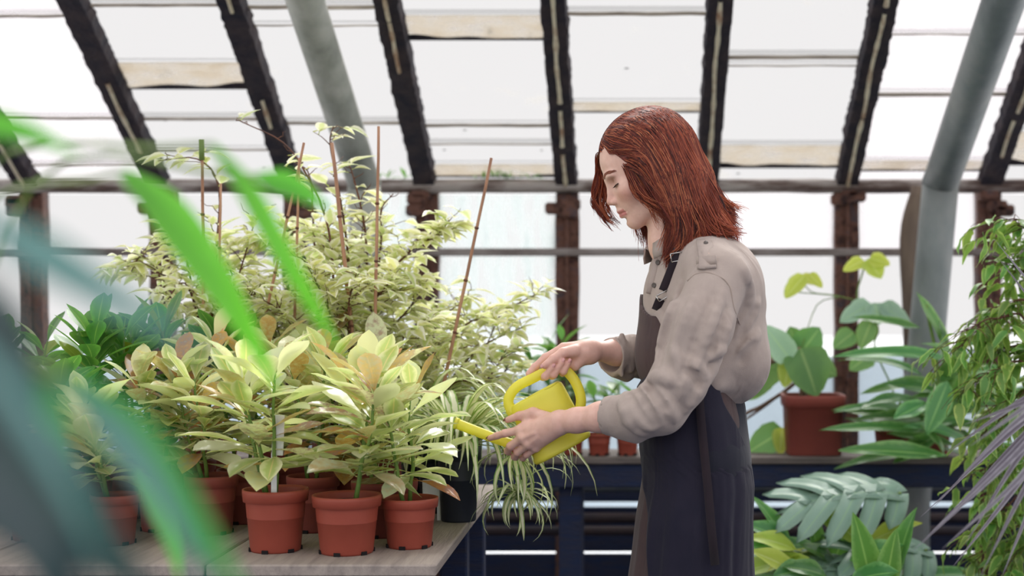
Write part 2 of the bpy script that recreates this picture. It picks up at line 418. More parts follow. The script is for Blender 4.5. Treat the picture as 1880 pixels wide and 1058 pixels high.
# ---- big grey pipes following wall and roof, and a thinner wooden prop
M_pipe = mk('grey_painted_pipe', (150, 152, 150), (122, 130, 130), 5, .45, .25, stretch=(1, 1, .5), c3=(98, 106, 108), lo=.3, hi=.75)
M_pipe_moss = mk('pale_stained_pipe', (190, 192, 184), (156, 160, 150), 6, .55, .3, c3=(96, 98, 96), lo=.35, hi=.8)
def big_pipe(pts, r, mat, label):
    e = empty('heating_pipe', Vector((pts[0].x, pts[0].y, 0)), label, 'pipe')
    MB().tube([Vector((pts[0].x, pts[0].y, 0))]+smooth_path(pts[:2], 4)[:-1]+[pts[1]+(pts[0]-pts[1]).normalized()*.012], r, 28).build('riser', mat, e, True)
    d1 = (pts[2]-pts[1]).normalized()
    MB().tube([pts[1]-d1*.004, pts[1]+d1*.5, pts[2], pts[2]+d1*1.2], r*1.0, 28).build('sloping_run', mat, e, True)
    d = ((pts[0]-pts[1]).normalized()-d1).normalized()
    MB().tube([pts[1]+d*.0-(d1)*.01, pts[1]+d1*.008], r*1.02, 28).build('weld_seam', mat, e, True)
b1 = P(668, 335, 4.88)
big_pipe([Vector((P(686, 520, 4.88).x, 4.88, .6)), b1, P(560, 0, 4.15)], .056, M_pipe_moss, 'pale grey mottled pipe rising behind the bamboo canes and bending along the glass roof')
b2 = P(1727, 335, 4.80)
big_pipe([P(1680, 690, 4.80)-Vector((.012, 0, .45)), b2, P(1843, 0, 4.0)], .061, M_pipe, 'thick smooth grey pipe bending up along the roof at the right')
pr = empty('wooden_prop', P(1672, 840, 5.0)*1, 'brown weathered wooden prop half hidden behind the thick right pipe', 'post')
pr.location.z = 0
MB().tube(smooth_path([Vector((P(1678, 800, 5.05).x, 5.05, 0)), P(1675, 640, 5.05), P(1668, 440, 5.05), P(1690, 345, 5.05)], 5), .032, 12).build('shaft', mk('prop_wood', (128, 112, 98), (98, 84, 76), 10, .8, .5, stretch=(2, 2, .3)), pr, True)

# ---- long bench under the wall, pipes beneath
bench = empty('bench', (0, 4.5, 0), 'long dark wooden plant bench running under the back windows', 'bench')
BZ = .80
M_bench_top = mk('bench_top_grey', (120, 110, 106), (92, 84, 82), 12, .8, .4, stretch=(.5, 3, 3))
yb = 4.38
for k in range(2):
    y0 = yb+k*.135; MB().box((-2.6, y0, BZ-.022), (1.95, y0+.13, BZ), bev=.004).build('top_plank', M_bench_top, bench)
MB().box((-2.6, yb+.012, BZ-.095), (1.95, yb+.04, BZ-.023), bev=.004).build('front_rail', M_wood_shade, bench)
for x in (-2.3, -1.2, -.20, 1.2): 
    for y0 in (yb+.042, yb+.20): MB().box((x-.035, y0, 0), (x+.035, y0+.06, BZ-.023), bev=.004).build('leg', M_wood_shade, bench)
M_hp = mk('low_pipe_grey', (120, 126, 130), (70, 76, 86), 7, .5, .3, stretch=(.4, 2, 2))
M_hp2 = mk('low_pipe_rust', (74, 56, 54), (44, 44, 56), 9, .7, .3, stretch=(.4, 2, 2))
for i, (py, Y, r, m, lab) in enumerate(((892, 5.04, .022, M_hp, 'upper pale grey heating pipe running under the back bench'), (951, 4.94, .018, M_hp2, 'middle rusty heating pipe running under the back bench'), (975, 4.84, .016, M_hp2, 'lowest rusty heating pipe running under the back bench'))):
    z = P(0, py, Y).z; pe = empty('low_heating_pipe', (0, Y, 0), lab, 'pipe', 'pipes under the back bench')
    MB().tube([(-2.6, Y, z), (-1, Y, z), (.6, Y, z), (1.95, Y, z)], r, 14).build('pipe_run', m, pe, True)
    for x in (-1.6, .1, 1.5): MB().box((x-.012, Y-.012, 0), (x+.012, Y+.012, z)).build('support', M_hp2, pe)

# ---- potting table on the left
TZ = .80; TX = P(803, 1036, 2.575).x; TY0, TY1 = 2.57, 3.72
M_table = mk('weathered_table_board', (168, 156, 148), (150, 139, 133), 9, .8, .3, stretch=(7, .5, 4), c3=(118, 108, 105), lo=.3, hi=.85)
table = empty('potting_table', (-1.2, 3.1, 0), 'weathered grey wooden potting table crowded with potted plants', 'table')
xs = [TX, TX-.42, TX-.86, TX-1.32, TX-1.78]
for a, b in zip(xs[1:], xs[:-1]): MB().box((a+.002, TY0, TZ-.022), (b-.002, TY1, TZ), bev=.003).build('top_board', M_table, table)
for y in (TY0+.02, TY1-.06): MB().box((TX-1.75, y, TZ-.09), (TX-.03, y+.035, TZ-.023)).build('apron_rail', M_wood_shade, table)
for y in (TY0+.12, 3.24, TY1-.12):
    for x in (TX-.05, TX-1.7): MB().box((x-.028, y-.028, 0), (x+.028, y+.028, TZ-.023), bev=.004).build('leg', M_wood_shade, table)
# ------------------------------------------------------------------ the gardener
YW = 2.9
def W(px, py, dy=0.): return P(px, py, YW+dy)
PZ = 24
th = math.radians(PZ); psi = math.radians(5)
h_ = Vector((-math.cos(psi), -math.sin(psi), 0)); hl = Vector((0, 0, 1)).cross(h_)
hf = h_*math.cos(th)+Vector((0, 0, -math.sin(th))); hu = hf.cross(hl)
HM = Matrix((hf, hl, hu)).transposed().to_4x4(); HM.translation = W(1190, 311); HI = HM.inverted()
def H(x, y, z): return HM @ Vector((x, y, z))
def to_world(V, M):
    A = np.array(M); return V @ A[:3, :3].T + A[:3, 3]
M_skin_n = 'skin'
def skin_material():
    m, nt, b, out = new_mat('skin'); L = nt.links.new
    at = node(nt, 'ShaderNodeAttribute', attribute_name='tone'); n = noise_tex(nt, 60, 3); r = ramp(nt, [(.3, (242, 236, 234)), (.7, (255, 255, 255))], n.outputs[0])
    mx = node(nt, 'ShaderNodeMix', data_type='RGBA', blend_type='MULTIPLY'); mx.inputs[0].default_value = 1
    L(at.outputs['Color'], mx.inputs[6]); L(r.outputs[0], mx.inputs[7]); L(mx.outputs[2], b.inputs['Base Color'])
    b.inputs['Roughness'].default_value = .48; b.inputs['Specular IOR Level'].default_value = .35
    b.inputs['Subsurface Weight'].default_value = .12; b.inputs['Subsurface Radius'].default_value = (1, .35, .2); b.inputs['Subsurface Scale'].default_value = .008
    return m
M_skin = skin_material()
person = empty('person', (W(1285, 600).x, YW, 0), 'red-haired person in khaki shirt and dark apron leaning over the table, tipping a watering can', 'person')

# --- head (built in its own frame: x forward, y left, z up)
hv = Vol((-.125, -.095, -.19), (.125, .095, .125), .00165)
hv.ell((-.008, 0, .033), (.096, .072, .078), .01)
hv.ell((.024, 0, -.030), (.060, .056, .062), .03)
hv.ell((.055, 0, -.045), (.030, .034, .035), .02)
for s in (-1, 1):
    hv.cap((.014, s*.046, -.070), (.062, s*.012, -.084), .014, .0135, .022)
    hv.cap((.010, s*.052, -.030), (.014, s*.047, -.070), .016, .014, .02)
    hv.ell((.052, s*.037, -.022), (.024, .021, .020), .02)
    hv.ell((.0775, s*.021, .0175), (.0105, .022, .0075), .012)
hv.ell((.0685, 0, -.0845), (.0155, .016, .0150), .014)
for s in (-1, 1): hv.ell((.0850, s*.0310, .0005), (.0125, .0155, .0095), .010, sub=True)
hv.cap((.0835, 0, .010), (.0885, 0, -.012), .0068, .0068, .010)
hv.cap((.0885, 0, -.012), (.0965, 0, -.0290), .0065, .0088, .006)
for s in (-1, 1):
    hv.ell((.0885, s*.0095, -.0335), (.0095, .0065, .0070), .005)
    hv.ell((.0915, s*.0055, -.0405), (.0050, .0030, .0026), .002, sub=True)
hv.cap((.0845, 0, -.044), (.0855, 0, -.051), .0062, .0060, .008)        # philtrum
for s in (-1, 1):
    hv.path([(.0885, s*.002, -.0550), (.0845, s*.012, -.0560), (.0735, s*.0235, -.0602)], [.0046, .0040, .0018], .005)
    hv.path([(.0865, s*.000, -.0655), (.0822, s*.012, -.0650), (.0730, s*.0230, -.0612)], [.0052, .0044, .0018], .005)
    hv.path([(.0945, 0, -.0600), (.0890, s*.012, -.0603), (.0770, s*.0250, -.0612)], [.0013, .0013, .0011], .0022, sub=True)
hv.ell((.0870, 0, -.0765), (.0060, .013, .0040), .006, sub=True)         # crease under the lip
for s in (-1, 1):    # lids over lowered eyes
    hv.ell((.0632, s*.0310, -.0010), (.0142, .0150, .0138), .004, clip=lambda x, y, z: -(z+.0028+.25*(x-.070)))
    hv.ell((.0630, s*.0310, -.0010), (.0136, .0148, .0132), .004, clip=lambda x, y, z: (z+.0072))
    hv.ell((-.008, s*.0735, -.012), (.017, .007, .029), .006)
    hv.ell((-.004, s*.079, -.010), (.009, .005, .017), .004, sub=True)
nb = HI @ W(1262, 478); nb2 = HI @ W(1240, 448)
hv.cap((-.018, 0, -.045), tuple(nb2), .049, .050, .012); hv.cap(tuple(nb2), tuple(nb), .052, .058, .02)
Vh, Fh = hv.mesh(); Vh = relax(Vh, Fh, 1, .35)
# tone: lips, cheeks, nose, lids
base = np.array(lin((236, 196, 180))[:3]); lip = np.array(lin((206, 134, 128))[:3]); rosy = np.array(lin((214, 146, 132))[:3]); lidc = np.array(lin((190, 140, 128))[:3])
x, y, z = Vh.T
def gs(cx, cy, cz, sx, sy, sz): return np.exp(-(((x-cx)/sx)**2+((np.abs(y)-cy)/sy)**2+((z-cz)/sz)**2))
Ch = np.repeat(base[None], len(Vh), 0)
def blend(C, c, wgt): return C*(1-wgt[:, None])+c*wgt[:, None]
Ch = blend(Ch, rosy, np.clip(.7*gs(.06, .042, -.03, .03, .02, .016)+.6*gs(.1, 0, -.03, .014, .012, .01), 0, 1))
Ch = blend(Ch, lidc, np.clip(1.1*gs(.076, .031, .006, .012, .014, .007), 0, .8))
lz = np.clip(1.6*np.exp(-((np.clip(np.abs(z+.0605)-.0045, 0, 1))/.0022)**2)*(x > .0755-.0*x)*(np.abs(y) < .0215), 0, 1)*np.clip((x-(.0735+.0105*(1-np.abs(y)/.022)))/.002, 0, 1)
Ch = blend(Ch, lip, lz)
Vh = to_world(Vh, HM)

# --- arms and hands
def hand_world(vol, pts, r, k=.006): vol.path([tuple(p) for p in pts], r, k)
lv = Vol(tuple(np.minimum.reduce([P(885, 700, 2.70), P(885, 860, 2.93), P(1215, 860, 2.64)])-np.array((.0, .06, .02))), tuple(np.maximum.reduce([P(1215, 700, 2.70), P(1215, 700, 2.96)])+np.array((.03, .03, .05))), .0019)
Q = lambda zx, zy, Y: P(860+zx/3.527, 560+zy/3.527, Y)     # coordinates of a close-up of the hands
Lw = Q(585, 762, 2.806)
lv.path([tuple(P(1205, 762, 2.715)), tuple(P(1105, 766, 2.762)), tuple(Q(700, 748, 2.79)), tuple(Lw)], [.037, .0270, .0215, .0190], .02)
lm = {'index': Q(335, 812, 2.838), 'middle': Q(348, 862, 2.830), 'ring': Q(388, 902, 2.832), 'pinky': Q(435, 925, 2.842)}
for n_, p in lm.items():
    lv.cap(tuple(Lw+Vector((0, 0, {'index': .008, 'middle': .003, 'ring': -.004, 'pinky': -.010}[n_]))), tuple(p), .0145, .0090, .014)
    lv.ell(tuple(p+Vector((0, -.003, 0))), (.0088,)*3, .005)
lv.cap(tuple(Q(430, 820, 2.842)), tuple(Q(520, 800, 2.832)), .015, .016, .018)
lf = {'index': ([lm['index'], Q(235, 832, 2.846), Q(185, 848, 2.853), Q(138, 864, 2.861)], [.0092, .0078, .0070, .0060]),
      'middle': ([lm['middle'], Q(272, 915, 2.846), Q(253, 948, 2.866), Q(262, 960, 2.888)], [.0092, .0082, .0073, .0060]),
      'ring': ([lm['ring'], Q(318, 955, 2.850), Q(298, 985, 2.870), Q(310, 992, 2.890)], [.0088, .0078, .0070, .0058]),
      'pinky': ([lm['pinky'], Q(376, 970, 2.856), Q(352, 993, 2.872), Q(356, 1000, 2.888)], [.0080, .0070, .0062, .0054]),
      'thumb': ([Q(540, 745, 2.822), Q(420, 700, 2.838), Q(330, 718, 2.848), Q(252, 746, 2.856)], [.0140, .0106, .0086, .0064])}
for n_, (pp, rr) in lf.items(): lv.path([tuple(q) for q in pp], rr, .0035)
lv.cap(tuple(Q(420, 705, 2.840)), tuple(Q(345, 805, 2.840)), .006, .006, .014)
for n_, p in lm.items():   # tendons on the back of the hand
    lv.cap(tuple(Lw*.35+p*.65+Vector((0, -.0110, 0))), tuple(p+Vector((0, -.0078, 0))), .0028, .0034, .004)
Vl, Fl = lv.mesh(); Vl = relax(Vl, Fl, 3, .4)
rv = Vol(tuple(np.minimum(P(955, 705, 2.80), P(955, 705, 3.05))-np.array((.0, 0, .015))), tuple(np.maximum(P(1225, 610, 3.12), P(1225, 600, 2.8))+np.array((.03, .04, .02))), .0019)
Z = lambda zx, zy, Y: P(960+zx/10.58, 620+zy/10.58, Y)
Rw = Z(1290, 255, 2.915)
rv.path([tuple(P(1225, 662, 3.10)), tuple(P(1130, 647, 2.975)), tuple(Rw)], [.034, .0245, .0190], .02)
ri_, rm_, rr_, rp_ = Z(790, 205, 2.912), Z(830, 260, 2.922), Z(900, 330, 2.924), Z(980, 400, 2.916)
for p, o in ((ri_, .006), (rm_, 0), (rr_, -.006), (rp_, -.010)): rv.cap(tuple(Rw+Vector((0, 0, o))), tuple(p), .0150, .0105, .016)
rv.cap(tuple(Z(1180, 330, 2.905)), tuple(Z(1010, 540, 2.897)), .0150, .0120, .014)      # heel of the hand
rv.cap(tuple(Z(1180, 240, 2.900)), tuple(Z(860, 290, 2.880)), .0150, .0120, .014)       # thumb mound
HY = 2.88                                                                           # handle plane
rf = {'index': ([ri_, Z(440, 395, 2.905), Z(235, 575, 2.898), Z(112, 705, 2.892)], [.0104, .0090, .0080, .0066]),
      'middle': ([rm_, Z(560, 520, 2.912), Z(390, 760, 2.893), Z(440, 755, 2.868), Z(585, 565, 2.8605)], [.0102, .0092, .0082, .0080, .0064]),
      'ring': ([rr_, Z(720, 560, 2.914), Z(570, 740, 2.893), Z(600, 720, 2.868), Z(772, 465, 2.8605)], [.0098, .0088, .0080, .0080, .0062]),
      'pinky': ([rp_, Z(880, 600, 2.912), Z(770, 690, 2.893), Z(790, 660, 2.870), Z(905, 465, 2.863)], [.0090, .0080, .0072, .0072, .0056]),
      'thumb': ([Z(1000, 260, 2.885), Z(780, 300, 2.870), Z(590, 420, 2.862), Z(420, 545, 2.861)], [.0130, .0110, .0092, .0072])}
for n_, (pp, q) in rf.items(): rv.path([tuple(a) for a in pp], q, .0035)
Vr, Fr = rv.mesh(); Vr = relax(Vr, Fr, 3, .4)

# --- torso, upper arms and legs under the clothes (coarse)
tf = Vector((-math.cos(math.radians(18)), -math.sin(math.radians(18)), 0)); tl = Vector((0, 0, 1)).cross(tf)
TR = Matrix((tf, tl, Vector((0, 0, 1)))).transposed()
SH_L, SH_R = W(1316, 494, -.155), W(1232, 488, .155)
EL, ER = P(1216, 752, 2.715), P(1225, 664, 3.10)
def torso(v, g=0., k=.04):
    v.ell(W(1284, 550), (.106+g, .150+g, .130), k, TR); v.ell(W(1277, 655), (.109+g, .142+g, .115), k, TR)
    v.ell(W(1322, 530), (.062+g, .140+g, .095), k, TR); v.ell(W(1335, 640), (.050+g, .125+g, .100), k, TR)
    v.cap(W(1302, 486, -.115), W(1246, 480, .115), .046+g, .046+g, .04); v.cap(W(1262, 470), W(1285, 500), .058+g, .07+g, .03)
bv = Vol((-.05, 2.62, .04), (.30, 3.20, 1.45), .008)
torso(bv, -.018); bv.cap(W(1255, 690), W(1262, 820), .065, .08, .04)
for s, e in ((SH_L, EL), (SH_R, ER)): bv.cap(s, e, .042, .036, .03)
HIPL, HIPR = W(1285, 850, -.085), W(1270, 850, .085)
KN_L, KN_R = Vector((.115, 2.80, .48)), Vector((.100, 3.0, .48)); AN_L, AN_R = Vector((.135, 2.79, .085)), Vector((.115, 3.01, .085))
for a, b, c in ((HIPL, KN_L, AN_L), (HIPR, KN_R, AN_R)): bv.path([tuple(a), tuple(b), tuple(c)], [.078, .052, .036], .03)
Vb, Fb = bv.mesh()
Vall = []; Fall = []; Call = []; n0 = 0
for V_, F_, C_ in ((Vh, Fh, Ch), (Vl, Fl, None), (Vr, Fr, None), (Vb, Fb, None)):
    if C_ is None: C_ = np.repeat(np.array(lin((234, 192, 178))[:3])[None], len(V_), 0)
    Vall.append(V_); Fall.append(F_+n0); Call.append(C_); n0 += len(V_)
# redder knuckles and fingertips
Vall = np.concatenate(Vall); Call = np.concatenate(Call); red = np.array(lin((206, 134, 120))[:3])
for d in (lf, rf):
    for n_, (pp, q) in d.items():
        for p in pp[1:]:
            dd = ((Vall-np.array(p))**2).sum(1); Call = blend(Call, red, .45*np.exp(-dd/.009**2))
body = mesh_obj('body', Vall, np.concatenate(Fall), M_skin, person)
ca = body.data.color_attributes.new('tone', 'FLOAT_COLOR', 'POINT')
ca.data.foreach_set('color', np.concatenate([Call, np.ones((len(Call), 1))], 1).astype(np.float32).ravel())
# nails
M_nail = mk('nail_varnish', (214, 158, 156), rough=.25, spec=.6)
M_nail_dark = mk('nail_brown', (120, 70, 66), rough=.25, spec=.6)
def nail(prev, tip, out, r, mat):
    d = (tip-prev).normalized(); o = (out-d*out.dot(d)).normalized(); c = tip+o*(r*.62)+d*r*.25
    sd = d.cross(o); v = []; f = []
    for i in range(6):
        t = i/5; 
        for j in range(5):
            q = (j/4-.5)*2; wd = r*.72*math.sin(math.pi*(.22+.62*t))**.5
            v.append(c+d*(t-.5)*r*2.1+sd*q*wd+o*(.0022*(1-q*q)-.0016*(t-.4)**2*4))
    for i in range(5):
        for j in range(4): f.append((i*5+j, i*5+j+1, i*5+6+j, i*5+5+j))
    ob = mesh_obj('nail', v, f, mat, body); so = ob.modifiers.new('t', 'SOLIDIFY'); so.thickness = .0008
for n_ in ('middle', 'ring', 'pinky'):
    pp, q = rf[n_]; nail(pp[-2], pp[-1], Vector((-.15, -1, .1)), q[-1], M_nail)
pp, q = rf['thumb']; nail(pp[-2], pp[-1], Vector((-.2, -.8, .7)), q[-1], M_nail)
pp, q = lf['thumb']; nail(pp[-2], pp[-1], Vector((0, -.5, .8)), q[-1], M_nail_dark)
pp, q = lf['index']; nail(pp[-2], pp[-1], Vector((0, -.3, 1)), q[-1], M_nail_dark)
# eyes, lashes, brows
M_eye = new_mat('eye')[0]
def eye_material(m):
    nt = m.node_tree; b = nt.nodes['Principled BSDF']; tc = node(nt, 'ShaderNodeTexCoord'); g = node(nt, 'ShaderNodeVectorMath', operation='DISTANCE')
    nt.links.new(tc.outputs['Object'], g.inputs[0]); g.inputs[1].default_value = (.0118, 0, -.0052)
    r = ramp(nt, [(.0, (10, 8, 10)), (.0022, (12, 10, 12)), (.0028, (70, 62, 50)), (.0056, (52, 48, 44)), (.0062, (206, 198, 194))], g.outputs['Value'])
    nt.links.new(r.outputs[0], b.inputs['Base Color']); b.inputs['Roughness'].default_value = .12
eye_material(M_eye)
for s in (-1, 1):
    m = MB().lathe([(.0001 if abs(a) == 12 else .0128*math.cos(a/12*math.pi/2), .0128*math.sin(a/12*math.pi/2)) for a in range(-12, 13)], 20)
    o = m.build('eyeball', M_eye, None, True); o.parent = body
    o.matrix_local = Matrix.Translation(-wloc(body)) @ HM @ Matrix.Translation((.0640, s*.031, -.0012))
M_lash = mk('lash', (46, 30, 28), rough=.6); M_brow = mk('brow', (156, 98, 78), rough=.7)
for s in (-1, 1):
    mb = MB()
    for i in range(26):
        t = i/25; a = (t-.5)*1.9; p = Vector((.0632+.0146*math.cos(a), s*(.031+.0152*math.sin(a)), -.0040-.0010*math.cos(a)+.0015*(t if s > 0 else t)))
        d = Vector((.8*math.cos(a), s*.8*math.sin(a), -.45)).normalized(); ln = .0065+.002*math.sin(math.pi*t)
        mb.tube([H(*p), H(*(p+d*ln*.55)), H(*(p+d*ln+Vector((0, 0, .0012))))], [.0008, .0006, .00015], 3)
    mb.build('eyelashes', M_lash, body, True)
    mb = MB()
    for i in range(260):
        t = R.random()*.80; u = R.uniform(-1, 1); yy = .009+.040*t
        zz = .0180+.0070*math.sin(math.pi*min(1, t*1.15)*.85)+u*.0026*(1-.6*t)
        def on_brow(y_, z_):          # forward-most skin at this height
            i0 = np.clip(((np.array((0, y_, z_))-hv.lo)/hv.res).round().astype(int), 0, hv.n-1); col_ = hv.a[:, i0[1], i0[2]]
            k_ = int(np.nonzero(col_ < 0)[0].max()); fr0 = col_[k_]/(col_[k_]-col_[k_+1]); return hv.lo[0]+(k_+fr0)*hv.res
        dy_, dz_ = s*.0042, .0016-.0034*t+.0006*u; pts_ = []
        for q in range(3):
            y_, z_ = s*yy+dy_*q*.8, zz+dz_*q*.8; pts_.append(H(on_brow(y_, z_)+.0009, y_+s*.0004, z_))
        mb.tube(pts_, [.00045, .0005, .00015], 3)
    mb.build('eyebrow', M_brow, body, True)
# --- shirt
def cloth(name, c1, c2, bump=.25, rough=.9, sheen=.15):
    m, nt, b, out = new_mat(name); L = nt.links.new
    n = noise_tex(nt, 14, 5); L(ramp(nt, [(.3, c1), (.7, c2)], n.outputs[0]).outputs[0], b.inputs['Base Color'])
    b.inputs['Roughness'].default_value = rough; b.inputs['Sheen Weight'].default_value = sheen; b.inputs['Specular IOR Level'].default_value = .2
    w1 = noise_tex(nt, 20, 2, .5, stretch=(1.0, .8, .22), dist=.8); w1.inputs['Vector'].links[0].from_node.inputs['Rotation'].default_value = (0, math.radians(-20), 0); w2 = noise_tex(nt, 900, 1)
    ad = node(nt, 'ShaderNodeMath', operation='MULTIPLY_ADD'); L(w2.outputs[0], ad.inputs[0]); ad.inputs[1].default_value = .06; L(w1.outputs[0], ad.inputs[2])
    bp = node(nt, 'ShaderNodeBump'); bp.inputs['Strength'].default_value = bump; bp.inputs['Distance'].default_value = .02
    L(ad.outputs[0], bp.inputs['Height']); L(bp.outputs[0], b.inputs['Normal']); return m
M_shirt = cloth('khaki_shirt_cotton', (184, 169, 161), (170, 155, 148), .5)
M_apron = cloth('dark_apron_cotton', (38, 35, 50), (31, 30, 46), .3, .8, .1)
M_apron_in = cloth('brown_apron_cotton', (84, 66, 66), (72, 58, 60), .3, .8, .1)
M_strap = cloth('strap_webbing', (46, 36, 42), (38, 32, 40), .1)
M_metal = mk('strap_buckle_metal', (190, 188, 186), rough=.25, metal=1)
def hit(px, py, off=.004, vol=None, arr=None):       # nearest point of the shirt along a view ray, lifted off it
    vol = vol or sv; a = vol.a if arr is None else arr
    for Y in np.arange(2.62, 3.18, .0016):
        p = P(px, py, Y); i = tuple(((np.array(p)-vol.lo)/vol.res).round().astype(int))
        if min(i) < 0 or any(i[k] >= vol.n[k] for k in range(3)): continue
        if a[i] < 0: return P(px, py, Y-off)
    return P(px, py, 2.9)
sv = Vol((-.10, 2.60, .97), (.30, 3.20, 1.46), .0032)
torso(sv, .004, .05)
sv.ell(W(1352, 668), (.036, .11, .055), .05, TR)
# open side folds of the back
for a, b, r in (((1388, 560, -.06), (1330, 640, -.13), .010), ((1386, 600, -.05), (1318, 705, -.13), .012), ((1370, 690, -.08), (1310, 712, -.13), .010), ((1345, 480, -.10), (1372, 560, -.09), .008), ((1300, 690, -.14), (1345, 660, -.12), .009)):
    sv.cap(W(*a), W(*b), r, r*.6, .022)
gx, gy, gz = sv.grid()
hem = 1.084+.012*np.sin(gx*38+gy*9)-.035*np.clip((gx-.15)/.05, 0, 1)
sv.a = np.maximum(sv.a, (hem-gz).astype(np.float32)+0*gx+0*gy)
sv.cap(W(1228, 425), W(1252, 462), .060, .050, .006, sub=True)      # neck opening
tsv = sv.a.copy()
# near sleeve
SHs = W(1322, 506, -.150)
near = [tuple(SHs), tuple(P(1286, 600, 2.705)), tuple(P(1246, 700, 2.695)), tuple(P(1212, 748, 2.700)), tuple(P(1168, 764, 2.725)), tuple(P(1128, 764, 2.748))]
sv.path(near, [.056, .0600, .0530, .0500, .0440, .0385], .018)
def fold(line, r, k=.013, sub=False, n=5):       # a crease or ridge lying on the cloth surface
    pts = []
    for (ax0, ay0), (bx0, by0) in zip(line[:-1], line[1:]):
        for q in range(n): pts.append(hit(ax0+(bx0-ax0)*q/n, ay0+(by0-ay0)*q/n, 0))
    pts.append(hit(*line[-1], 0)); m = len(pts); r *= 1.4
    pts = [tuple(p+Vector((0, .35*r if not sub else -.35*r, 0))) for p in pts]
    sv.path(pts, [r*(.35+.65*math.sin(math.pi*(i+.5)/m)) for i in range(m)], k, sub)
def near_folds():
    for l, r in (([(1252, 524), (1228, 590), (1208, 655)], .0065), ([(1325, 540), (1296, 632), (1262, 735)], .006), ([(1342, 585), (1306, 680), (1262, 752)], .007), ([(1278, 540), (1250, 610), (1232, 668)], .005),
                 ([(1194, 698), (1214, 690), (1238, 704)], .007), ([(1258, 662), (1282, 676), (1294, 694)], .0045), ([(1296, 656), (1312, 648), (1328, 642)], .004), ([(1205, 716), (1224, 742), (1240, 770)], .006),
                 ([(1148, 724), (1164, 760), (1194, 788)], .006), ([(1162, 722), (1180, 752), (1200, 784)], .006), ([(1178, 712), (1196, 742), (1212, 776)], .0055), ([(1140, 738), (1152, 770), (1180, 796)], .005), ([(1236, 640), (1256, 690), (1252, 730)], .005)):
        fold(l, r)
    for l, r in (([(1238, 560), (1218, 620), (1206, 676)], .004), ([(1335, 565), (1300, 660), (1266, 738)], .004), ([(1155, 722), (1172, 757), (1198, 788)], .0045), ([(1170, 716), (1188, 748), (1206, 780)], .0045), ([(1186, 704), (1206, 730), (1226, 756)], .004), ([(1310, 540), (1280, 610), (1248, 700)], .0035), ([(1256, 676), (1276, 690), (1284, 712)], .003)):
        fold(l, r, .009, True)
# rolled cuff and its opening
ca0, ca1 = P(1116, 763, 2.753), P(1152, 765, 2.734)
sv.cap(ca0, ca1, .0385, .0415, .003); sv.cap(P(1168, 800, 2.722), P(1140, 788, 2.732), .014, .018, .012)
dc = (ca0-ca1).normalized()
cx, cy, cz = gx-ca0.x, gy-ca0.y, gz-ca0.z
cut = (cx*dc.x+cy*dc.y+cz*dc.z)-.004
box = (gx < ca0.x+.03) & (gz < 1.11) & (gy < 2.86)
sv.a = np.where(box & (cut > -.03), np.maximum(sv.a, cut.astype(np.float32)), sv.a)
sv.cap(ca0+dc*.05, ca0-dc*.012, .0335, .0335, .003, sub=True)
# far sleeve and cuff
far = [tuple(W(1238, 500, .150)), tuple(P(1230, 590, 3.07)), tuple(P(1222, 664, 3.09)), tuple(P(1165, 655, 3.02))]
sv.path(far, [.055, .054, .050, .044], .02)
cb0, cb1 = P(1122, 654, 2.972), P(1160, 652, 3.02)
sv.cap(cb0, cb1, .0385, .0445, .003); sv.cap(P(1128, 684, 2.97), P(1150, 690, 3.0), .010, .014, .014)
for a, b, r in (((1128, 622, 2.955), (1142, 690, 2.955), .006), ((1142, 616, 2.965), (1160, 680, 2.975), .006)): sv.cap(P(*a), P(*b), r, r*.7, .01)
db = (cb0-cb1).normalized(); cut = (gx-cb0.x)*db.x+(gy-cb0.y)*db.y+(gz-cb0.z)*db.z-.004
box = (gx < cb0.x+.03) & (gy > 2.86) & (gz > 1.08)
sv.a = np.where(box & (cut > -.03), np.maximum(sv.a, cut.astype(np.float32)), sv.a)
sv.cap(cb0+db*.05, cb0-db*.012, .0330, .0330, .003, sub=True)
near_folds()
for l_, r_, u_ in (([(1391, 553), (1374, 582), (1356, 616)], .006, False), ([(1391, 612), (1374, 636), (1358, 656)], .005, False), ([(1360, 480), (1374, 520), (1376, 560)], .005, False), ([(1390, 568), (1374, 594), (1360, 622)], .003, True), ([(1388, 630), (1372, 650), (1360, 664)], .003, True)): fold(l_, r_, .013, u_)
Vs, Fs = sv.mesh(); Vs = relax(Vs, Fs, 2, .4)
shirt = mesh_obj('shirt', Vs, Fs, M_shirt, person); shirt['label'] = 'khaki button-up shirt with rolled sleeves'
def ribbon(name, pts, wid, th, mat, parent, side=None):
    """a flat band along points; wid across the picture plane"""
    v = []; f = []; n = len(pts)
    for i, p in enumerate(pts):
        t = (pts[min(i+1, n-1)]-pts[max(i-1, 0)]).normalized(); s_ = side or Vector((0, -1, 0))
        a = t.cross(s_).normalized(); nn = a.cross(t).normalized(); ww = wid[i] if isinstance(wid, list) else wid
        v += [p-a*ww/2-nn*th/2, p+a*ww/2-nn*th/2, p+a*ww/2+nn*th/2, p-a*ww/2+nn*th/2]
    for i in range(n-1):
        for k in range(4): f.append((i*4+k, i*4+(k+1) % 4, i*4+4+(k+1) % 4, i*4+4+k))
    f += [(3, 2, 1, 0), (n*4-4, n*4-3, n*4-2, n*4-1)]
    return mesh_obj(name, v, f, mat, parent)
def surf_path(pts, off, n=6, arr=None):
    out = []
    for a, b in zip(pts[:-1], pts[1:]):
        for k in range(n): out.append(hit(a[0]+(b[0]-a[0])*k/n, a[1]+(b[1]-a[1])*k/n, off, arr=arr))
    out.append(hit(*pts[-1], off, arr=arr))
    for _ in range(3): out = [out[0]]+[(out[i-1]+out[i]*2+out[i+1])/4 for i in range(1, len(out)-1)]+[out[-1]]
    return out
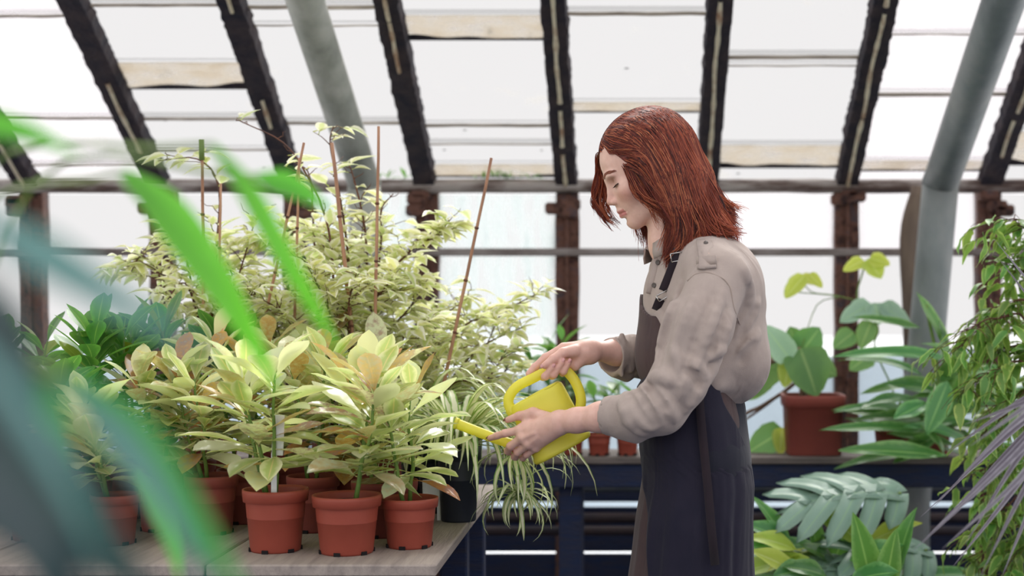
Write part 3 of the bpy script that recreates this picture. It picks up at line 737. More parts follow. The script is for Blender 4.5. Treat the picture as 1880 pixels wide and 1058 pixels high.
# shoulder tab, seams, placket, buttons, pocket flap, collar
ribbon('epaulette', surf_path([(1292, 440), (1297, 465), (1298, 494)], .003), .030, .003, M_shirt, shirt)
ribbon('tab_loop', surf_path([(1279, 480), (1298, 479), (1315, 478)], .0055), .019, .0025, M_shirt, shirt)
ribbon('tab_fold', surf_path([(1281, 491), (1298, 490), (1315, 489)], .006), .007, .004, M_shirt, shirt)
M_seam = cloth('shirt_seam', (176, 160, 150), (164, 148, 140), .1)
MB().tube(surf_path([(1262, 516), (1276, 503), (1300, 499), (1330, 512), (1342, 530), (1346, 560), (1352, 580), (1360, 600)], .0005), .0016, 6).build('armhole_seam', M_seam, shirt, True)
ribbon('placket', surf_path([(1212, 456), (1206, 490), (1200, 515), (1194, 540)], .002, arr=tsv), .018, .0025, M_shirt, shirt)
M_button = mk('dark_button', (92, 84, 80), rough=.4)
for px, py in ((1208, 482), (1201, 524)):
    c = hit(px, py, .005, arr=tsv); m_ = Matrix.Translation(c) @ Vector((-.5, -.85, 0)).to_track_quat('Z', 'Y').to_matrix().to_4x4()
    mb = MB().lathe([(.0002, .0018), (.003, .0016), (.0042, .0024), (.0052, .0016), (.0050, 0), (.0002, 0)], 14); mb.v = [m_ @ q for q in mb.v]; mb.build('button', M_button, shirt, True)
c_ = P(1292, 448, 0); mb = MB().lathe([(.0002, .002), (.004, .002), (.0048, 0)], 12); m_ = Matrix.Translation(hit(1296, 446, .0055)) @ Vector((0, -.8, .6)).to_track_quat('Z', 'Y').to_matrix().to_4x4(); mb.v = [m_ @ q for q in mb.v]; mb.build('button', M_button, shirt, True)
ribbon('pocket_flap', surf_path([(1211, 568), (1220, 580), (1228, 598)], .004, arr=tsv), .028, .003, M_shirt, shirt)
cv = []; cf = []; n = 30
nbk = W(1243, 446); axn = (W(1236, 432)-W(1250, 460)).normalized()
for i in range(n+1):
    a = math.radians(-158+316*i/n); dr = (tf*-math.cos(a)+tl*math.sin(a)); dr = (dr-axn*dr.dot(axn)).normalized(); back = .5+.5*math.cos(a)
    for rr, hh in ((.057, -.012), (.059, .012+.016*back), (.063, .017+.016*back), (.074, .002+.006*back), (.078, -.010)):
        cv.append(nbk+dr*rr+axn*hh)
for i in range(n):
    for k in range(4): cf.append((i*5+k, i*5+k+1, i*5+6+k, i*5+5+k))
co = mesh_obj('collar', cv, cf, M_shirt, shirt); so = co.modifiers.new('t', 'SOLIDIFY'); so.thickness = .0025

# --- apron: bib over the chest, shoulder strap with buckles, skirt panels, hanging tie
av = Vol((-.06, 2.66, 1.02), (.24, 3.15, 1.34), .0034)
torso(av, .011, .05)
ax_, ay_, az_ = av.grid(); c0 = W(1285, 600)
lx = (ax_-c0.x)*tf.x+(ay_-c0.y)*tf.y; ly = (ax_-c0.x)*tl.x+(ay_-c0.y)*tl.y
topz = W(0, 556).z-.030*(ly+.02)/.1-.012*np.cos(np.clip(ly/.075, -1, 1)*1.57)
wid = .078+.5*np.maximum(0, W(0, 640).z-az_)
av.a = np.maximum.reduce([av.a, (az_-topz)+0*ax_, (np.abs(ly+.008)-wid), (.0-lx)+0*az_, (1.05-az_)+0*ax_+0*ay_]).astype(np.float32)
inner = Vol(av.lo, av.lo+(av.n-1)*av.res, av.res); torso(inner, .0045, .05)
av.a = np.maximum(av.a, -inner.a[:av.n[0], :av.n[1], :av.n[2]])
for k in range(6):
    q = -.05+.02*k
Va, Fa = av.mesh(); Va = relax(Va, Fa, 2, .4)
apron = mesh_obj('apron_bib', Va, Fa, M_apron_in, person); apron['label'] = 'dark brown apron bib'
rows = [(690, 1190, 1325), (708, 1176, 1345), (735, 1172, 1352), (760, 1174, 1358), (805, 1179, 1366), (850, 1181, 1373), (885, 1177, 1378), (950, 1166, 1376), (1020, 1158, 1377), (1058, 1152, 1379), (1180, 1138, 1384), (1310, 1130, 1390)]
def skirt(name, off, a0, a1, mat, fold=.006, n=120, edge=None):
    v = []; f = []; m = len(rows)*5
    import bisect
    pys = [r[0] for r in rows]
    for j in range(m+1):
        py = 690+(1310-690)*j/m; i = min(max(bisect.bisect(pys, py)-1, 0), len(rows)-2); t = (py-pys[i])/(pys[i+1]-pys[i])
        xl = rows[i][1]+(rows[i+1][1]-rows[i][1])*t; xr = rows[i][2]+(rows[i+1][2]-rows[i][2])*t
        A, B = P(xl, py, YW), P(xr, py, YW); c = (A+B)/2; rx = (B.x-A.x)/2+off; d = min(1, max(0, py-708)/240); ry = .150+.035*d+off
        lo, hi = (a0(py), a1(py)) if callable(a0) else (a0, a1)
        for k in range(n+1):
            a = lo+(hi-lo)*k/n; ca, sa = math.cos(a), math.sin(a); e = 2.3
            q = (abs(ca)**e+abs(sa)**e)**(-1/e)
            fo = fold*d*(mnoise.noise((ca*3.2+off*90, sa*3.2, py/900))+.5*mnoise.noise((ca*9, sa*9, py/420)))*(.25 if abs(ca) > .93 else 1)
            v.append(Vector((c.x+(rx+fo)*q*ca, YW+(ry+fo)*q*sa, c.z)))
    w_ = n+1
    for j in range(m):
        for k in range(n): f.append((j*w_+k, j*w_+k+1, (j+1)*w_+k+1, (j+1)*w_+k))
    o = mesh_obj(name, v, f, mat, person); so = o.modifiers.new('t', 'SOLIDIFY'); so.thickness = .003; so.offset = -1; return o
sk_in = skirt('apron_underlayer', -.004, 0, 2*math.pi, M_apron_in, .008); sk_in['label'] = 'brown inner layer of the apron skirt'  # lighter brown carries the light on this layer in its colour
# angle of the near panel's edges from their pixel columns: cos(angle) = (px-centre)/half width
def edge_ang(line):
    def g(py):
        pys = [q[0] for q in line]; px = float(np.interp(py, pys, [q[1] for q in line]))
        xl = float(np.interp(py, [r[0] for r in rows], [r[1] for r in rows])); xr = float(np.interp(py, [r[0] for r in rows], [r[2] for r in rows]))
        c = max(-1, min(1, (px-(xl+xr)/2)/((xr-xl)/2))); return -math.acos(c)
    return g
fr = edge_ang([(708, 1168), (805, 1176), (860, 1187), (930, 1196), (1058, 1196), (1310, 1192)])
bk = edge_ang([(708, 1308), (735, 1316), (780, 1340), (850, 1372), (870, 1385), (1310, 1400)])
sk = skirt('apron_skirt', .004, fr, bk, M_apron, .009); sk['label'] = 'dark outer panel of the apron skirt'
ribbon('waist_tie', [P(px, py, YW-dy) for px, py, dy in ((1284, 728, .166), (1287, 770, .176), (1293, 830, .190), (1300, 900, .200), (1306, 970, .205), (1313, 1038, .207))], .0165, .003, M_strap, sk)
ribbon('shoulder_strap', surf_path([(1250, 446), (1243, 478), (1232, 505), (1220, 535)], .004), .024, .003, M_strap, apron)
ribbon('bib_tab', surf_path([(1214, 550), (1206, 570)], .008, 3), .022, .003, M_strap, apron)
def ring_link(c, w2, h2, ang, name):
    M_ = Matrix.Translation(c) @ Matrix.Rotation(ang, 4, 'Y'); p = [(-w2, 0, -h2), (w2, 0, -h2), (w2, 0, h2), (-w2, 0, h2), (-w2, 0, -h2)]
    mb = MB()
    for a, b in zip(p[:-1], p[1:]): mb.tube([M_ @ Vector(a), M_ @ Vector(b)], .0013, 8)
    mb.build(name, M_metal, apron, True)
ring_link(hit(1218, 543, .010), .013, .006, math.radians(-30), 'strap_ring')
ring_link(hit(1243, 472, .011), .012, .008, math.radians(-10), 'buckle')
# --- trousers and shoes
M_trous = cloth('dark_trousers', (38, 38, 50), (30, 32, 44), .2)
tv = Vol((-.02, 2.66, .05), (.30, 3.16, 1.08), .008)
for a, b, c in ((HIPL, KN_L, AN_L), (HIPR, KN_R, AN_R)): tv.path([tuple(a), tuple(b), tuple(c)], [.092, .068, .056], .03)
tv.cap(W(1280, 760), W(1280, 850), .10, .11, .05)
g_ = tv.grid(); tv.a = np.maximum(tv.a, (.075-g_[2]).astype(np.float32)+0*g_[0]+0*g_[1])
Vt, Ft = tv.mesh(); mesh_obj('trousers', relax(Vt, Ft, 2), Ft, M_trous, person)
M_shoe = mk('dark_shoe', (30, 30, 36), rough=.5)
for an in (AN_L, AN_R):
    fv = Vol(tuple(an+Vector((-.24, -.08, -.1))), tuple(an+Vector((.08, .08, .06))), .005)
    fv.cap(an+Vector((.02, 0, -.05)), an+Vector((-.13, -.02, -.058)), .038, .032, .03); fv.cap(an+Vector((-.13, -.02, -.058)), an+Vector((-.18, -.025, -.062)), .034, .026, .03)
    fv.cap(an+Vector((0, 0, .02)), an+Vector((.0, 0, -.04)), .042, .040, .03)
    g_ = fv.grid(); fv.a = np.maximum(fv.a, (.002-g_[2]).astype(np.float32)+0*g_[0]+0*g_[1]); Vf, Ff = fv.mesh()
    mesh_obj('shoe', relax(Vf, Ff, 1), Ff, M_shoe, person)
# --- hair
def hair_mat():
    m, nt, b, out = new_mat('copper_hair'); L = nt.links.new
    at = node(nt, 'ShaderNodeAttribute', attribute_name='tint'); r = ramp(nt, [(0, (66, 32, 34)), (.45, (148, 70, 56)), (.8, (194, 100, 70)), (1, (222, 138, 98))], at.outputs['Fac'])
    L(r.outputs[0], b.inputs['Base Color']); b.inputs['Roughness'].default_value = .38; b.inputs['Specular IOR Level'].default_value = .45
    t = node(nt, 'ShaderNodeBsdfTranslucent'); L(r.outputs[0], t.inputs[0]); mx = node(nt, 'ShaderNodeMixShader'); mx.inputs[0].default_value = .38
    L(b.outputs[0], mx.inputs[1]); L(t.outputs[0], mx.inputs[2]); L(mx.outputs[0], out.inputs[0]); return m
M_hair = hair_mat()
M_hair_in = mk('copper_hair_depth', (108, 48, 42), (138, 62, 50), 40, .5, .5, stretch=(1, 1, .12))
# guides: pixel paths with depth dy from the head's middle plane
near_g = [
 [(1107, 267, -.006), (1120, 277, -.034), (1139, 300, -.056), (1150, 328, -.068), (1158, 350, -.074), (1180, 362, -.080), (1222, 371, -.084)],
 [(1112, 260, -.004), (1140, 272, -.040), (1168, 302, -.066), (1190, 334, -.078), (1212, 360, -.084), (1230, 390, -.084), (1238, 422, -.082), (1230, 462, -.084)],
 [(1122, 250, -.002), (1160, 268, -.048), (1194, 308, -.074), (1218, 352, -.086), (1236, 395, -.088), (1244, 430, -.088), (1236, 464, -.092), (1242, 498, -.096)],
 [(1138, 238, 0), (1182, 258, -.048), (1214, 302, -.076), (1236, 350, -.088), (1250, 395, -.092), (1258, 428, -.094), (1250, 455, -.098), (1238, 478, -.102)],
 [(1155, 228, 0), (1204, 248, -.046), (1238, 296, -.074), (1260, 345, -.086), (1274, 388, -.092), (1284, 420, -.094), (1283, 438, -.100), (1270, 452, -.104)],
 [(1172, 220, .002), (1224, 242, -.038), (1260, 292, -.060), (1282, 340, -.074), (1298, 378, -.080), (1312, 408, -.082), (1330, 430, -.082), (1345, 434, -.080)],
 [(1188, 215, .004), (1240, 240, -.020), (1274, 288, -.036), (1296, 332, -.046), (1314, 365, -.050), (1326, 395, -.052), (1338, 430, -.050), (1343, 458, -.045)],
 [(1196, 213, .006), (1248, 240, .0), (1282, 288, -.006), (1303, 332, -.012), (1320, 362, -.016), (1334, 378, -.016), (1348, 384, -.014)],
 [(1196, 213, .008), (1248, 241, .022), (1280, 290, .030), (1300, 336, .034), (1316, 370, .036), (1326, 400, .036), (1336, 425, .034)],
 [(1180, 217, .012), (1232, 244, .050), (1262, 296, .066), (1282, 345, .072), (1292, 385, .074), (1300, 420, .074), (1306, 450, .070)],
 [(1155, 228, .014), (1200, 252, .060), (1226, 302, .078), (1240, 350, .084), (1246, 395, .086), (1244, 430, .086), (1236, 462, .086)],
 [(1130, 244, .014), (1158, 268, .060), (1178, 310, .078), (1190, 350, .084), (1196, 395, .086), (1198, 430, .086), (1192, 470, .086)],
 [(1115, 256, .012), (1128, 280, .056), (1138, 320, .072), (1148, 360, .078), (1160, 400, .080), (1172, 435, .080), (1182, 482, .078)],
]
front_g = [   # the far-side locks falling in front of the face
 [(1106, 268, .006), (1096, 284, .030), (1092, 310, .052), (1090, 335, .060), (1084, 360, .062), (1086, 380, .060), (1092, 396, .058)],
 [(1107, 270, .006), (1099, 290, .034), (1096, 320, .058), (1094, 345, .066), (1093, 370, .066), (1104, 398, .062), (1130, 426, .058)],
 [(1108, 271, .008), (1103, 295, .040), (1106, 325, .064), (1104, 350, .072), (1098, 376, .072), (1108, 402, .070), (1134, 430, .066)],
 [(1110, 268, .010), (1108, 296, .046), (1114, 328, .068), (1116, 352, .074), (1112, 376, .074), (1120, 398, .072), (1140, 412, .070)],
]
def root(a, y): return H(-.013+.095*math.cos(math.radians(a)), y, .040+.081*math.sin(math.radians(a)))
ROOT = {id(g): root(a, -.003 if i < 8 else .004) for i, (g, a) in enumerate(zip(near_g, [24, 31, 40, 52, 68, 84, 100, 112, 112, 96, 70, 46, 32]))}
ROOT.update({id(g): root(a, .006) for g, a in zip(front_g, [23, 25, 27, 29])})
def gpath(g, n=20):
    pts = smooth_path([ROOT[id(g)]]+[W(*q) for q in g[1:]], 6); m = len(pts)
    return np.array([np.array(pts[0])*0 + np.array([np.interp(i/(n-1)*(m-1), range(m), [p[k] for p in pts]) for k in range(3)]) for i in range(n)])
NS = 20
def make_strands(guides, n_locks, per, g0, g1, rad, lay, seed, cut=(.86, 1.04)):
    rg = np.random.default_rng(seed); G = np.stack([gpath(g, NS) for g in guides]); hc = np.array(W(1190, 311)); V = []; Fc = []; T = []
    tt = np.linspace(0, 1, NS)
    def interp(u):
        u = np.clip(u, 0, len(G)-1.001); i = int(u); return G[i]*(1-(u-i))+G[i+1]*(u-i)
    for l in range(n_locks):
        u = rg.uniform(g0, g1); d = rg.random()**.8*lay; ln = rg.uniform(*cut); tone = np.clip(rg.normal(.52, .27), 0, 1)
        ph = rg.uniform(0, 6.28); wv = rg.uniform(.002, .013); bend = rg.normal(0, .010, 3)*np.array((1, .5, .3))+(np.array((.012, 0, .012))*rg.random() if 4.5 < u < 8.5 and guides is near_g else 0)
        for s in range(per):
            uu = u+rg.normal(0, .10); p = interp(uu).copy()
            c = p*0+hc; inward = hc-p; inward[:, 2] *= .3; inward /= np.linalg.norm(inward, axis=1)[:, None]+1e-6
            p += inward*(d*np.minimum(1, tt*4))[:, None]
            off = rg.normal(0, 1, 3)*rad; p += off*(np.minimum(1, tt*5)*(1-.55*tt))[:, None]
            p += bend*(tt**2)[:, None]; q = tt**1.5*wv
            p[:, 0] += np.sin(tt*9+ph)*q; p[:, 2] += np.cos(tt*8+ph)*q*.5; p[:, 1] += np.sin(tt*7+ph*2)*q*.7
            p += rg.normal(0, .0007, p.shape)*tt[:, None]
            if rg.random() < .05: p += rg.normal(0, .010, 3)*(tt**2)[:, None]
            L2 = ln*rg.uniform(.9, 1.03); ts = np.clip(tt*L2, 0, 1.0)
            p2 = np.stack([np.interp(ts, tt, p[:, k]) for k in range(3)], 1)
            if L2 > 1: p2[-1] += (p2[-1]-p2[-2])*.5
            w0 = rg.uniform(.0007, .0012); wd = w0*(1-.75*tt**3); wd[0] *= .6
            dd = np.gradient(p2, axis=0); dd /= np.linalg.norm(dd, axis=1)[:, None]+1e-9
            a = np.cross(dd, (0, 1, .2)); a /= np.linalg.norm(a, axis=1)[:, None]+1e-9; b = np.cross(dd, a)
            base_ = sum(len(x_) for x_ in V) if False else make_strands.n
            ring = np.stack([p2+wd[:, None]*(a*math.cos(k*2.094)+b*math.sin(k*2.094)) for k in range(3)], 1).reshape(-1, 3)
            V.append(ring); T.append(np.repeat(np.clip(tone+rg.normal(0, .14)+.18*(tt-.3), 0, 1), 3))
            i = np.arange(NS-1)[:, None]*3; k = np.arange(3)[None]; k2 = (k+1) % 3
            Fc.append(np.stack([i+k, i+k2, i+3+k2, i+3+k], 2).reshape(-1, 4)+base_); make_strands.n += len(ring)
    return V, Fc, T
make_strands.n = 0
hv_, hf_, ht_ = [], [], []
for args in ((near_g, 150, 16, 0, 7.5, .0032, .020, 1), (near_g, 60, 14, 1.5, 6.5, .003, .006, 2), (near_g, 80, 14, 7, 12, .0035, .016, 3), (front_g, 16, 14, 0, 3, .0024, .004, 4, (.8, 1.02)), (near_g, 10, 10, 0, .45, .0026, .002, 5, (.85, 1.0)), (near_g, 26, 12, 4.6, 8, .0028, .002, 6, (1.0, 1.12))):
    a, b, c = make_strands(*args); hv_ += a; hf_ += b; ht_ += c
strand = lambda pts: None
mass = Vol((-.12, 2.77, 1.34), (.23, 3.03, 1.69), .003)
mass.ell(H(-.013, 0, .040), (.094, .079, .080), .01, HM.to_3x3())
def mcap(pts, r, k=.02):
    mass.path([tuple(W(*p)) for p in pts], r, k)
mcap([(1195, 262, -.052), (1224, 320, -.066), (1248, 380, -.070), (1254, 430, -.074)], [.022, .022, .018, .012])
mcap([(1236, 270, -.035), (1262, 330, -.050), (1280, 385, -.058), (1284, 425, -.060)], [.030, .030, .024, .012])
mcap([(1245, 270, .0), (1276, 330, .0), (1296, 375, -.002), (1306, 405, -.01)], [.036, .032, .024, .012])
mcap([(1236, 270, .035), (1262, 330, .050), (1276, 385, .054), (1280, 425, .056)], [.030, .030, .024, .012])
mcap([(1190, 268, .054), (1205, 320, .068), (1218, 380, .072), (1222, 430, .074)], [.020, .020, .018, .010])
mcap([(1150, 262, -.046), (1184, 298, -.064), (1212, 336, -.072), (1232, 385, -.074)], [.014, .012, .010, .008])
# keep the face and throat clear
for s in (-1, 1): mass.ell(H(.075, s*.02, -.01), (.050, .060, .075), .006, HM.to_3x3(), sub=True)
mass.ell(H(.060, 0, -.06), (.055, .065, .060), .006, HM.to_3x3(), sub=True)
mass.ell(H(.078, 0, .052), (.022, .052, .022), .006, HM.to_3x3(), sub=True)
Vm, Fm = mass.mesh(); Vm = relax(Vm, Fm, 2)
hair = mesh_obj('hair', Vm, Fm, M_hair_in, person); hair['label'] = 'shoulder-length copper red hair'
HV = np.concatenate(hv_); cen = HV.reshape(-1, 3, 3).mean(1)     # lift every strand clear of the hair mass
grd = np.stack(np.gradient(mass.a, mass.res), 3); rgl = np.random.default_rng(9); lift = np.repeat(rgl.uniform(.0006, .0050, len(cen)//NS), NS); P0 = cen.copy()
for _ in range(14):
    ii = np.clip(((cen-mass.lo)/mass.res).round().astype(int), 0, mass.n-1); ix = tuple(ii.T)
    fr_ = cen-(mass.lo+ii*mass.res); g_ = grd[ix]; d_ = mass.a[ix]+(fr_*g_).sum(1); nn_ = g_/(np.linalg.norm(g_, axis=1)[:, None]+1e-6)
    cen = cen+nn_*(np.clip(lift-d_, 0, .008)*(d_ > -.06))[:, None]
    if _ in (4, 8): c3 = (cen-P0).reshape(-1, NS, 3); c3[:, 1:-1] = (c3[:, :-2]+2*c3[:, 1:-1]+c3[:, 2:])/4; cen = P0+c3.reshape(-1, 3)
mv = (cen-P0).reshape(-1, NS, 3)
HV = (HV.reshape(-1, 3, 3)+mv.reshape(-1, 1, 3)).reshape(-1, 3)
hs_ = mesh_obj('hair_strands', HV, np.concatenate(hf_), M_hair, hair); hs_['kind'] = 'stuff'
ta = hs_.data.attributes.new('tint', 'FLOAT', 'POINT'); ta.data.foreach_set('value', np.concatenate(ht_).astype(np.float32))
# ------------------------------------------------------------------ the watering can
M_can = mk('yellow_plastic', (250, 245, 104), (246, 238, 92), 4, .38, .0, spec=.5, trans=.4)
CY = 2.885
cu = Vector((.883, 0, .469)); cvv = Vector((-.469, 0, .883)); c00 = P(985, 853, CY)
pxm = CY/F
def K(u, v, d=0.): return c00+(cu*u+cvv*v)*pxm+Vector((0, d, 0))     # can frame in pixels of the picture, d in metres
can = empty('watering_can', K(55, 0), 'small bright yellow plastic watering can tipped over the spider plant', 'watering can')
def sect(v, u0, u1, dep, n=40, e=2.6):
    out = []
    for k in range(n):
        a = 2*math.pi*k/n; ca, sa = math.cos(a), math.sin(a); q = (abs(ca)**e+abs(sa)**e)**(-1/e)
        out.append(K((u0+u1)/2+(u1-u0)/2*q*ca, v(ca) if callable(v) else v, dep*q*sa))
    return out
secs = [(2, 4, 107, .044), (0, 0, 112, .049), (4, -2, 114, .051), (9, -2, 114, .051), (12, 1, 111, .0485), (40, 1, 112, .0485), (80, 2, 112, .0475), (104, 5, 112, .046), (112, 8, 111, .044), (116, 12, 107, .040)]
v = []; f = []; n = 40
v.append(K(55, 2)); 
for s in secs: v += sect(*s)
for s in [(115, 15, 104, .037), (90, 6, 108, .043), (14, 5, 107, .044)]: v += sect(*s)
m = len(secs)+3
for i in range(m-1):
    for k in range(n): f.append((1+i*n+k, 1+i*n+(k+1) % n, 1+(i+1)*n+(k+1) % n, 1+(i+1)*n+k))
for k in range(n): f.append((0, 1+(k+1) % n, 1+k))
v.append(K(55, 14)); 
for k in range(n): f.append((len(v)-1, 1+(m-1)*n+k, 1+(m-1)*n+(k+1) % n))
mesh_obj('can_body', v, f, M_can, can)
MB().add(sect(114, 42, 108, .040)+sect(117, 44, 106, .038)+sect(110, 42, 108, .040), [tuple(range(40))[::-1], tuple(range(40, 80))]+[(k, (k+1) % 40, 40+(k+1) % 40, 40+k) for k in range(40)]).build('splash_cover', M_can, can, True)
hp = smooth_path([K(8, 96), K(6, 118), K(14, 133), K(36, 143), K(66, 143), K(94, 142), K(116, 138), K(130, 122), K(134, 98), K(130, 72), K(120, 55), K(108, 48)], 5)
MB().tube(hp, [.0105 if i > 3 else .0125 for i in range(len(hp))], 14).build('handle', M_can, can, True)
sp_ = smooth_path([K(22, 28), K(2, 36), K(-18, 50), K(-50, 84), K(-95, 136)], 6)
MB().tube(sp_, [.021-.0105*min(1, i/(len(sp_)*.55)) for i in range(len(sp_))], 18).build('spout', M_can, can, True)
d_ = (sp_[-1]-sp_[-2]).normalized(); MB().tube([sp_[-1]-d_*.004, sp_[-1]+d_*.004], .0118, 18).build('spout_lip', M_can, can, True)
# ------------------------------------------------------------------ plants: leaf shapes
SHAPES = {'ovate': lambda t: math.sin(math.pi*min(1, t)**.72)**.9*(1-.15*t), 'obovate': lambda t: math.sin(math.pi*t**1.45)**.8, 'lance': lambda t: math.sin(math.pi*t**.85)**.85,
          'strap': lambda t: min(1, .35+t*4)*(1-t**5)**.8, 'round': lambda t: math.sin(math.pi*t**.62)**.6}
def leaf_mesh(name, mat, L, Wd, shape='ovate', curl=.2, fold=.25, n=7, wave=0., petiole=.12, side=0., nx=2, tooth=0., seed=0, twist=0.):
    """one blade along +X with its midrib, base at the origin; UV u along, v across"""
    v = []; f = []; uv = []; rr = random.Random(seed); nc = 2*nx+1; fn = SHAPES[shape]
    ps = petiole*L; ang = 0; x = y = z = 0.
    pts = []
    for i in range(n+1):
        t = i/n; pts.append((t, L*t*(1-.12*curl*t)+ps*0, side*L*t*t, -curl*L*t*t))
    for t, px_, py_, pz_ in pts:
        w_ = Wd/2*max(.03 if 0 < t < 1 else .012, fn(t)); slope = -2*curl*t; tw = twist*t
        if tooth and 0 < t < 1: w_ *= 1+tooth*rr.uniform(-1, 1)
        for j in range(nc):
            q = (j-nx)/nx; yy = w_*q; zz = fold*abs(yy)+wave*Wd*math.sin(t*11+seed+q*2)*abs(q)
            v.append((ps+px_-slope*0, py_+yy*math.cos(tw)-zz*math.sin(tw), pz_+zz*math.cos(tw)+yy*math.sin(tw))); uv.append((t, .5+q/2))
    for i in range(n):
        for j in range(nc-1):
            a = i*nc+j; f.append((a, a+nc, a+nc+1, a+1))
    if ps > 0:
        b = len(v); r = Wd*.03+.0006
        for xx, rr_ in ((0, r), (ps*1.15, r*.7)):
            for k in range(3): v.append((xx, rr_*math.cos(k*2.094), rr_*math.sin(k*2.094))); uv.append((0, .5))
        for k in range(3): f.append((b+k, b+(k+1) % 3, b+3+(k+1) % 3, b+3+k))
    me = bpy.data.meshes.new(name); me.from_pydata(v, [], f); me.materials.append(mat)
    ul = me.uv_layers.new(name='UVMap')
    for li, l in enumerate(me.loops): ul.data[li].uv = uv[l.vertex_index]
    me.polygons.foreach_set('use_smooth', [True]*len(me.polygons)); me.update(); return me
def frame(base, d, up=(0, 0, 1), scale=1., roll=0.):
    d = Vector(d).normalized(); u = Vector(up); s = u.cross(d)
    if s.length < 1e-3: s = Vector((0, 1, 0)).cross(d)
    s.normalize(); u = d.cross(s); m = Matrix((d, s, u)).transposed()
    m = m @ Matrix.Rotation(roll, 3, 'X') @ Matrix.Scale(scale, 3); m = m.to_4x4(); m.translation = Vector(base); return m
def rdir(a, el): return Vector((math.cos(a)*math.cos(el), math.sin(a)*math.cos(el), math.sin(el)))
def variants(cnt, name, mat, L, Wd, **kw):
    out = []
    for i in range(cnt):
        k = dict(kw)
        for key in ('curl', 'fold', 'side', 'wave', 'twist'):
            if isinstance(k.get(key), tuple): k[key] = R.uniform(*k[key])
        out.append(leaf_mesh(name, mat, L, Wd, seed=i, **k))
    return out
M_stem_br = mk('brown_twig', (112, 72, 56), (84, 56, 48), 30, .8)
M_stem_gr = mk('green_stem', (120, 146, 70), (92, 124, 56), 20, .6)
M_soil = mk('potting_soil', (52, 42, 40), (34, 30, 32), 60, .95, .8)
M_pot = mk('terracotta_plastic', (162, 78, 62), (146, 68, 55), 5, .5, .1, spec=.35)
M_pot2 = mk('dusty_terracotta', (146, 72, 62), (130, 64, 57), 5, .6, .1)
M_pot_black = mk('black_plastic', (44, 48, 58), (34, 38, 48), 5, .45)
M_notch = mk('dark_hole', (24, 18, 22), rough=.9)
def pot(parent, c, Rt, h, mat, sq=0., n=30, taper=.76, notch=True):
    rb = Rt*taper; rim = h*.20
    prof = [(.0005, .0), (rb*.97, 0), (rb, .004), (rb+(Rt*.93-rb)*.8, h-rim), (Rt*.975, h-rim+.001), (Rt, h-.006), (Rt*.995, h), (Rt*.94, h), (Rt*.92, h-.006), (Rt*.86, h*.55)]
    po = MB().lathe(prof, n, c, sq).build('pot', mat, parent, True)
    MB().lathe([(.0005, h-.014), (Rt*.5, h-.011), (Rt*.915, h-.016)], n, c, sq).build('soil', M_soil, po, True)
    if notch:
        mb = MB()
        for k in range(6):
            a = k*math.pi/3+.35; q = Vector(c)+Vector((math.cos(a)*rb*.99, math.sin(a)*rb*.99, .004))
            MB().box((-.006, -.003, -.004), (.006, .0008, .0030), Matrix.Translation(q) @ Matrix.Rotation(a+math.pi/2, 4, 'Z')).build('drain_notch', M_notch, po)
    return po
ML = {}
ML['shrub'] = leaf_mat('variegated_shrub_leaf', (220, 230, 152), (255, 253, 240), (250, 251, 200), .28, .55, .35, .62, .03, .22, spec=.4)  # variegated blade, its colours lightened further to carry veiling glare
ML['croton'] = leaf_mat('young_croton_leaf', (170, 204, 128), (232, 240, 198), (234, 243, 146), .18, .48, .4, .9, .04, .3, alt=[(.0, (246, 230, 100)), (.5, (232, 242, 206)), (.78, (214, 130, 80)), (.9, (176, 130, 140)), (1, (240, 240, 200))], altp=.40, spec=.9, vein=(226, 226, 150))  # mixed leaf colours, washed lighter to carry veiling glare
ML['dark'] = leaf_mat('glossy_green_leaf', (66, 128, 62), (96, 156, 72), (150, 210, 70), .25, .35, .5, .9, .03, .3, spec=.6, alt=[(0, (216, 196, 70)), (1, (190, 170, 60))], altp=.93, vein=(130, 170, 90))
ML['spider'] = leaf_mat('striped_spider_leaf', (240, 240, 212), (126, 166, 78), (232, 240, 150), .35, .38, .52, .72, .02, .2)
ML['big'] = leaf_mat('broad_green_leaf', (96, 150, 92), (110, 162, 96), (168, 214, 90), .4, .38, .5, .9, .03, .25, vein=(150, 190, 120))
ML['lance'] = leaf_mat('lance_green_leaf', (74, 134, 72), (128, 176, 108), (160, 220, 70), .28, .32, .6, .95, .025, .3, spec=.6, vein=(140, 186, 110))
ML['limeleaf'] = leaf_mat('lime_broad_leaf', (190, 208, 84), (206, 220, 110), (230, 240, 90), .4, .45, .5, .9, .02, .15, vein=(214, 226, 140))
ML['fig'] = leaf_mat('weeping_fig_leaf', (112, 158, 76), (170, 198, 108), (190, 220, 90), .3, .38, .55, .8, .03, .3, spec=.55)
ML['cord'] = leaf_mat('purple_strap_leaf', (98, 92, 104), (150, 146, 156), (130, 110, 120), .3, .2, .3, .9, .02, .25, spec=.6)
ML['mon'] = leaf_mat('split_leaf', (150, 184, 166), (164, 196, 176), (170, 214, 110), .3, .3, .5, .9, .02, .2, spec=.55, vein=(160, 196, 160))
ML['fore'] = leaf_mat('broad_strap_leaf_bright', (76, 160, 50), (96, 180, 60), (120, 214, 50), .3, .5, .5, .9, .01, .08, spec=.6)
ML['fore_shade'] = leaf_mat('broad_strap_leaf_shade', (14, 46, 54), (18, 54, 56), (30, 100, 60), .35, .12, .5, .9, .01, .12, spec=.8)  # deep corner shade put into the blade colour
ML['fore_sheen'] = leaf_mat('broad_strap_leaf_sheen', (92, 134, 140), (80, 122, 122), (100, 160, 120), .3, .25, .5, .9, .01, .06, spec=.7)  # light reflected off glossy blades painted as a pale colour
ML['fore_md'] = leaf_mat('broad_strap_leaf_mid', (50, 122, 72), (60, 134, 76), (90, 180, 60), .3, .35, .5, .9, .01, .08, spec=.6)
